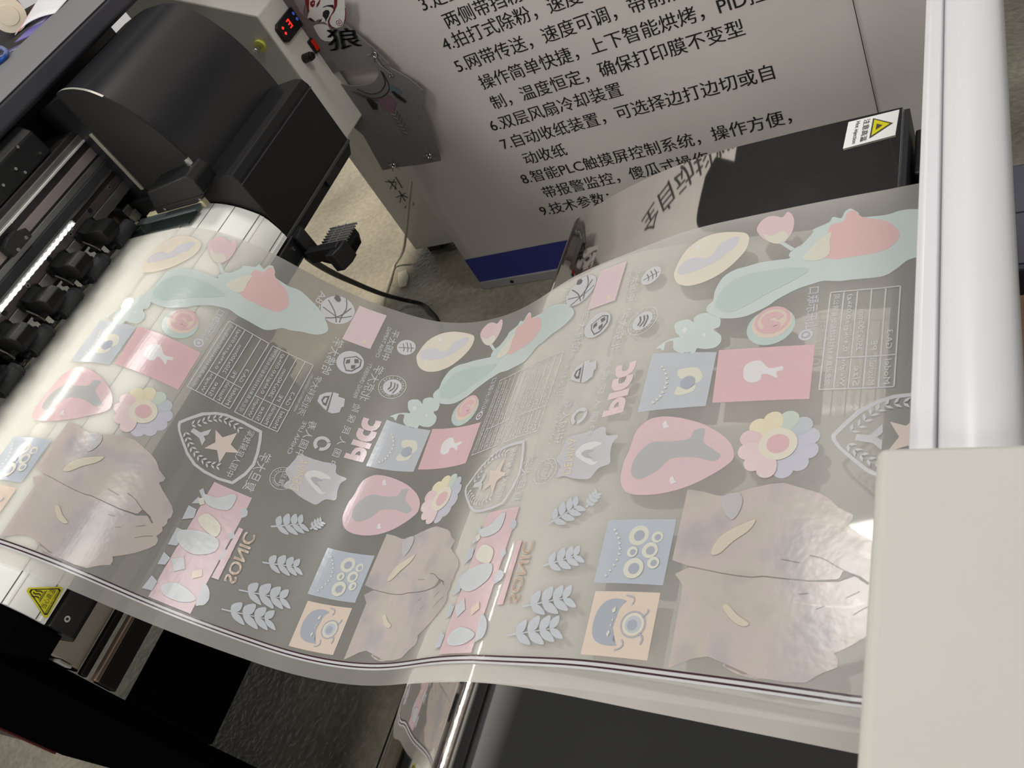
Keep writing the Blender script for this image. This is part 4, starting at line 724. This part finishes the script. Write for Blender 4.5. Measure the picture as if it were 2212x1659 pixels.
# ------------------------------------------------------------------ two T-shirt shaped samples hanging on the banner
SY = 1.622
felt = mat('grey felt', (126,122,121), .85, spec=.15, noise=.06, nscale=300)
def eyelet(parent, x, z, y=SY):
    e = pt(MB().ring((x,y-.003,z), (0,1,0), .0058, .0016), 'eyelet', [steel], parent=parent, smooth=True)
    m = MB()
    for a in (.4, 1.5, 2.9, 4.0, 5.3):
        m.tube([(x+.009*math.cos(a), y-.0022, z+.009*math.sin(a)), (x+.020*math.cos(a), y-.0022, z+.020*math.sin(a))], .0012, 5)
    pt(m, 'crease', [felt], parent=parent); return e
up_ = tag(empty('shirt_sample', (-1.37, SY, .75)), 'grey T-shirt shaped sample with a red and white wolf print, hung above the other', 'shirt sample', 'T-shirt shaped samples on the banner')
b1 = pt(MB().prism([(-1.52,1.10),(-1.52,.775),(-1.40,.775),(-1.262,.752),(-1.276,.80),(-1.335,.93),(-1.35,1.10),(-1.30,1.16),(-1.55,1.16)], 'y', SY, SY+.003), 'fabric', [felt], parent=up_)
wht = mat('white print', (222,224,218), .6); redp = mat('dark red print', (120,30,40), .6)
m = MB(); y0 = SY-.0008
def fl_(pts, mi, d=0): m.face([(x, y0-d, z) for x, z in pts], mi)
fl_([(-1.3874,0.9697),(-1.3592,0.9602),(-1.3699,0.9451),(-1.3877,0.9322),(-1.3928,0.9227),(-1.3946,0.9265),(-1.3966,0.9335),(-1.3943,0.9455),(-1.3932,0.9561)], 3, 0.0001)
fl_([(-1.3881,0.8937),(-1.3787,0.8955),(-1.3621,0.8917),(-1.3502,0.8846),(-1.3507,0.8717),(-1.3520,0.8591),(-1.3601,0.8501),(-1.3711,0.8487),(-1.3833,0.8534),(-1.3906,0.8616),(-1.3910,0.8733)], 0, 0.0002)
fl_([(-1.3478,0.9563),(-1.2894,0.9366),(-1.2968,0.9237),(-1.3014,0.9191),(-1.3158,0.9082),(-1.3298,0.9003),(-1.3430,0.8935),(-1.3486,0.8841),(-1.3507,0.8912),(-1.3538,0.8946),(-1.3652,0.8975),(-1.3600,0.9039),(-1.3771,0.9023),(-1.3833,0.9067),(-1.3879,0.9131),(-1.3882,0.9156),(-1.3806,0.9218),(-1.3723,0.9270),(-1.3643,0.9401)], 0, 0.0003)
fl_([(-1.2806,0.9336),(-1.2658,0.9286),(-1.2799,0.9057),(-1.2858,0.8951),(-1.3000,0.8809),(-1.3168,0.8704),(-1.3332,0.8717),(-1.3414,0.8785),(-1.3422,0.8884),(-1.3248,0.9018),(-1.3112,0.9067),(-1.2954,0.9171)], 0, 0.0003)
fl_([(-1.2894,0.9366),(-1.2806,0.9336),(-1.2964,0.9158),(-1.3117,0.9061),(-1.3258,0.9005),(-1.3394,0.8907),(-1.3440,0.8825),(-1.3393,0.8737),(-1.3435,0.8735),(-1.3481,0.8823),(-1.3433,0.8920),(-1.3323,0.8995),(-1.3167,0.9070),(-1.3032,0.9181)], 1, 0.0006)
fl_([(-1.2820,0.9048),(-1.2791,0.9054),(-1.2849,0.8948),(-1.2970,0.8815),(-1.3079,0.8739),(-1.3070,0.8768),(-1.2985,0.8836),(-1.2880,0.8951)], 1, 0.0006)
fl_([(-1.3551,0.9448),(-1.3443,0.9466),(-1.3412,0.9433),(-1.3490,0.9350),(-1.3564,0.9320),(-1.3599,0.9336),(-1.3602,0.9388)], 1, 0.0006)
fl_([(-1.3519,0.9410),(-1.3471,0.9414),(-1.3480,0.9393),(-1.3518,0.9388)], 0, 0.0009)
fl_([(-1.3417,0.9357),(-1.3339,0.9393),(-1.3219,0.9445),(-1.3356,0.9336),(-1.3434,0.9300),(-1.3498,0.9293)], 1, 0.0006)
fl_([(-1.3584,0.9599),(-1.3478,0.9563),(-1.3648,0.9372),(-1.3728,0.9288),(-1.3795,0.9255),(-1.3722,0.9365),(-1.3691,0.9449)], 1, 0.0005)
fl_([(-1.3403,0.9148),(-1.3299,0.9169),(-1.3229,0.9138),(-1.3246,0.9080),(-1.3354,0.9005),(-1.3433,0.8968),(-1.3499,0.8922),(-1.3464,0.8994),(-1.3466,0.9035),(-1.3477,0.9070)], 2, 0.0006)
fl_([(-1.3672,0.8998),(-1.3587,0.9018),(-1.3528,0.9031),(-1.3590,0.8979),(-1.3654,0.8973)], 2, 0.0006)
fl_([(-1.3361,0.9236),(-1.3270,0.9253),(-1.3163,0.9244),(-1.3029,0.9208),(-1.3095,0.9124),(-1.3134,0.9184),(-1.3214,0.9227)], 2, 0.0006)
fl_([(-1.3864,0.9150),(-1.3790,0.9130),(-1.3745,0.9030),(-1.3787,0.9028),(-1.3833,0.9067),(-1.3867,0.9110)], 2, 0.0006)
m.tube([(-1.3187 + .0095*t/13*math.cos(t+.5), y0-.0006, .8807 + .0095*t/13*math.sin(t+.5)) for t in np.linspace(0, 13, 46)], .0007, 5, 1)
pt(m, 'wolf_print', [wht, redp, ink_black, mat('smoke print', (150,148,150), .7)], parent=b1)
BC = [(-1.391,.8289),(-1.2975,.8127),(-1.2812,.8572),(-1.3611,.8784)]
def brush(u, v):
    q = [BC[0][i]*(1-u)*(1-v) + BC[1][i]*u*(1-v) + BC[2][i]*u*v + BC[3][i]*(1-u)*v for i in (0, 1)]
    return (q[0], y0-.0012, q[1])
m = MB(); lettering(m, '狼', lambda u, v: brush(u, v), 0, .05, 1, 1, True); pt(m, 'brush_character', [ink_black], parent=b1)
eyelet(up_, -1.281, .786)
lo_ = tag(empty('shirt_sample', (-1.34, SY, .47)), 'grey T-shirt shaped sample with a printed necklace and scoop neck, hung below the wolf one', 'shirt sample', 'T-shirt shaped samples on the banner')
neck = catmull([(-1.43,.750),(-1.395,.732),(-1.360,.724),(-1.330,.724),(-1.305,.738),(-1.296,.757)], 4)
out_ = neck + [(-1.272,.752)] + catmull([(-1.25,.725),(-1.232,.698),(-1.219,.668)], 3) + [(-1.233,.640),(-1.251,.622),(-1.252,.602),(-1.262,.56),(-1.276,.50),(-1.288,.474),(-1.35,.478),(-1.42,.487),(-1.47,.49),(-1.455,.60),(-1.47,.64),(-1.50,.70),(-1.46,.748)]
b2 = pt(MB().prism(out_, 'y', SY, SY+.003), 'fabric', [felt], parent=lo_)
m = MB()
for P_ in ([(-1.385,.722),(-1.36,.700),(-1.33,.697),(-1.30,.715),(-1.292,.745)], [(-1.392,.715),(-1.365,.690),(-1.33,.684),(-1.298,.700),(-1.29,.74)], [(-1.40,.718),(-1.375,.692),(-1.35,.678)]):
    m.tube([(x, y0-.0006, z) for x, z in catmull(P_, 5)], .0009, 5, 0)
m.face([(-1.378,y0-.001,.690),(-1.366,y0-.001,.692),(-1.358,y0-.001,.668),(-1.366,y0-.001,.655),(-1.378,y0-.001,.660)], 0)
m.face([(-1.300,y0-.001,.690),(-1.292,y0-.001,.688),(-1.276,y0-.001,.655),(-1.282,y0-.001,.650),(-1.297,y0-.001,.672)], 0)
m.face([(-1.300,y0-.0006,.705),(-1.285,y0-.0006,.702),(-1.272,y0-.0006,.680),(-1.285,y0-.0006,.676)], 1)
m.face([(-1.352,y0-.0006,.676),(-1.312,y0-.0006,.682),(-1.305,y0-.0006,.660),(-1.33,y0-.0006,.635),(-1.348,y0-.0006,.650)], 2)
for k in range(6): m.tube([(-1.338,y0-.0008,.636-k*.011),(-1.328,y0-.0008,.628-k*.011),(-1.318,y0-.0008,.637-k*.011)], .0011, 5, 3)
pt(m, 'necklace_print', [ink_black, mat('teal feather', (92,112,124), .7), mat('rose print', (128,96,112), .7), mat('pale violet print', (130,126,146), .7)], parent=b2)
eyelet(lo_, -1.427, .497); eyelet(lo_, -1.309, .497)
m = MB()
cp = catmull([(-1.281,SY-.006,.781),(-1.279,SY-.010,.765),(-1.275,SY-.008,.75),(-1.272,SY-.004,.735)], 6)
for i, p in enumerate(cp): m.ring(p, (1, 0, 0) if i % 2 else (0, 0, 1), .0022, .0006, 8, 5)
m.ring((-1.272,SY-.004,.729), (0,1,0), .005, .0011, 14, 6)
tag(m.build('ball_chain', [steel], smooth=True), 'thin metal chain linking the two hanging shirt samples', 'chain')

# ------------------------------------------------------------------ powder shaker on the right
shk = tag(empty('powder_shaker', (-.3, .55, 0)), 'powder shaking machine with a mirror-polished feed plate and white covers', 'shaker machine')
mirror = mat('mirror polished plate', (226,223,218), .035, 1.0, noise=.05, nscale=14)
PP = catmull([(-.650,.655),(-.637,.678),(-.610,.692),(-.575,.706),(-.52,.724),(-.455,.740),(-.385,.750),(-.305,.7535),(-.215,.756),(-.14,.757)], 6)
thick = [(p[0]+.002, p[1]-.004) for p in PP]
pl_ = pt(MB().prism(PP + thick[::-1], 'y', .06, 1.005), 'feed_plate', [mirror], parent=shk, smooth=True, label='curved mirror-polished feed plate')
pt(MB().prism([(-.60,.10),(-.60,.52),(-.30,.66),(-.10,.66),(-.10,.10)], 'y', .10, .99), 'base_cabinet', [mat('dark base', (40,40,42), .5)], .004, shk)
for x, y in ((-.56,.14),(-.56,.92),(-.16,.14),(-.16,.92)): pt(MB().cyl((x,y,0),(x,y,.10),.025,18), 'foot', [rubber], .003, shk)
pt(MB().box((-.140,.06,.60),(-.132,1.006,.753)), 'end_wall', [mat('dark end wall', (38,38,42), .4)], .001, shk)
pt(MB().box((-.128,.90,.66),(-.098,.985,.735)), 'bearing_block', [black], .003, shk)
# warning label on the far corner of the plate
m = MB(); zz = .7575
def lab(u, v): return (-.196 + u*.055, .972 + v*.033, .7585 - (u-.5)*.004)
stk = [(-.206,.945),(-.146,.950),(-.143,1.000),(-.203,.998)]
def L2(u, v): return tuple((Vector((*stk[0],0))*(1-u)*(1-v) + Vector((*stk[1],0))*u*(1-v) + Vector((*stk[2],0))*u*v + Vector((*stk[3],0))*(1-u)*v)[:2])
def L3(u, v, d=0): p = L2(u, v); return (p[0], p[1], float(np.interp(p[0], [q[0] for q in PP], [q[1] for q in PP])) + .0012 + d)
m.face([L3(0,0),L3(1,0),L3(1,1),L3(0,1)], 0)
m.face([L3(.92,.50,.0004),L3(.50,.90,.0004),L3(.50,.12,.0004)], 2); m.face([L3(.86,.50,.0008),L3(.535,.82,.0008),L3(.535,.20,.0008)], 1); m.face([L3(.72,.50,.0012),L3(.60,.62,.0012),L3(.60,.38,.0012)], 2)
lettering(m, '注意高温', lambda u, v: L3(.32 + v, .92 - u, .0006), 2, .02, .84, .13, True)
lettering(m, 'Hot injection', lambda u, v: L3(.14 + v, .92 - u, .0006), 2, .01, .84, .11, True)
pt(m, 'warning_label', [mat('white label', (238,238,236), .4), yellow_sign, mat('label ink', (70,66,50), .6)], parent=pl_, label='white label with a yellow warning triangle')
# white cover rail and end cover
CB = [(-.0805,.948),(-.0805,.976),(-.0760,.980),(-.0660,.980),(-.0648,.973)] + [(-.0417 - .0231*math.cos(t), .973 + .0165*math.sin(t)) for t in np.linspace(.0, math.pi, 15)] + [(-.0186,.948)]
pt(MB().prism(CB, 'y', .319, 1.62), 'cover_rail', [mat('glossy white rail', (216,216,219), .3, spec=.5)], .0012, shk, smooth=True, label='white rounded cover rail')
pt(MB().prism([(-.044,.955),(-.036,.955),(-.036,.80),(-.044,.80)], 'y', .32, 1.0), 'inner_shield', [black], 0, shk)
ec = MB().prism([(-.0955,.965),(-.0955,.992),(-.091,.998),(.30,.998),(.30,.965)], 'y', -.25, .3205)
pt(ec, 'end_cover', [mat('light grey cover', (196,194,186), .5, spec=.3, noise=.015, nscale=8)], .003, shk, smooth=False, label='flat light grey end cover')
pt(MB().box((-.035,-.2,.0),(.25,.22,.964)), 'side_cabinet', [mat('grey side', (150,148,144), .5)], .004, shk)

# ------------------------------------------------------------------ things lying on the printer lid
tube_ = MB().cyl((-2.05,1.506,1.249),(-1.78,1.297,1.249),.034,28).cyl((-1.78,1.297,1.249),(-1.779,1.2962,1.249),.020,20,0)
for t in (.45, .6): tube_.cyl((-2.05+.35*t,1.506-.271*t,1.249),(-2.035+.35*t,1.4944-.271*t,1.249),.0345,28,1,cap=False)
tag(tube_.build('paper_roll', [mat('cream paper', (222,212,190), .6), redp], smooth=True), 'cream paper roll with red marks lying on the printer lid', 'paper roll')
bag = MB(); nb = 14
BG_ = [Vector((-1.70,1.218,0)), Vector((-1.85,1.52,0)), Vector((-1.60,1.50,0)), Vector((-1.566,1.225,0))]
def bagp(u, v):
    p = BG_[0].lerp(BG_[3], u).lerp(BG_[1].lerp(BG_[2], u), v)
    return (p.x, p.y, 1.224 + .045*math.sin(math.pi*(.1+.8*u))*(.25+.75*v))
gg = [[bag.bm.verts.new(bagp(i/nb, j/nb)) for i in range(nb+1)] for j in range(nb+1)]
for j in range(nb):
    for i in range(nb): bag.bm.faces.new((gg[j][i], gg[j][i+1], gg[j+1][i+1], gg[j+1][i])).material_index = 1 if 1 <= i < 3 else 0
ob = bag.build('paper_bag', [mat('white paper', (226,226,228), .55), mat('salmon stripe', (224,150,150), .55)], smooth=True)
md = ob.modifiers.new('thick', 'SOLIDIFY'); md.thickness = .0015
tag(ob, 'folded white paper bag with a salmon stripe on the printer lid', 'paper bag')
def leaflet(name, pts, z, cols, label):
    m = MB(); m.prism(pts, 'z', z, z+.0015, 0)
    a, b, c, d = [Vector((*p, 0)) for p in pts]
    for k, (t0, t1, s0, s1) in enumerate(((.15,.25,.1,.9),(.35,.42,.2,.8),(.55,.75,.1,.6),(.55,.75,.65,.9),(.85,.9,.1,.9))):
        q = [a.lerp(b, s).lerp(d.lerp(c, s), t) for s, t in ((s0,t0),(s1,t0),(s1,t1),(s0,t1))]
        m.face([(p.x, p.y, z+.0021) for p in q], 1)
    tag(m.build(name, cols), label, 'leaflet')
leaflet('leaflet', [(-1.66,1.178),(-1.598,1.170),(-1.592,1.49),(-1.69,1.49)], 1.2225, [mat('violet print', (112,104,178), .4), mat('pale print', (208,200,222), .4)], 'violet and white leaflet lying along the edge of the printer lid')
leaflet('leaflet', [(-1.74,1.00),(-1.60,1.00),(-1.600,1.160),(-1.70,1.165)], 1.2185, [mat('dark blue print', (64,60,120), .4), mat('pale blue print', (150,150,196), .4)], 'dark blue leaflet under the blue wire loop')
WL = [(-1.553,1.103),(-1.619,1.146),(-1.686,1.179),(-1.76,1.20),(-1.78,1.16),(-1.72,1.10),(-1.62,1.055),(-1.55,1.045),(-1.52,1.065)]
w_ = MB().tube([(x-.04, y, 1.231) for x, y in catmull(WL + WL[:1], 6)[:-1]], .0042, 8, 0, True)
tag(w_.build('wire_loop', [mat('shiny blue wire', (40,84,170), .25, .5)], smooth=True), 'shiny blue wire loop on the printer lid', 'wire')
# ------------------------------------------------------------------ boxes on the floor beyond the shaker
def carton(name, a, b, col, label, cat, rough=.7):
    e = tag(empty(name, ((a[0]+b[0])/2, (a[1]+b[1])/2, a[2])), label, cat)
    pt(MB().box(a, b), 'body', [mat(name + ' side', col, rough)], .004, e)
    pt(MB().box((a[0]+.01, a[1]+.01, b[2]), (b[0]-.01, (a[1]+b[1])/2-.002, b[2]+.004)), 'flap', [mat(name + ' flap', tuple(min(255, c+14) for c in col), rough)], .001, e)
    pt(MB().box((a[0]+.01, (a[1]+b[1])/2+.002, b[2]), (b[0]-.01, b[1]-.01, b[2]+.004)), 'flap', [mat(name + ' flap', col, rough)], .001, e)
carton('storage_crate', (-.055,1.24,0), (.34,1.52,.22), (72,72,84), 'dark slate crate on the floor beyond the white rail', 'crate')
carton('cardboard_box', (-.05,.84,0), (.32,1.16,.24), (122,96,76), 'brown cardboard box on the floor beyond the white rail', 'box')
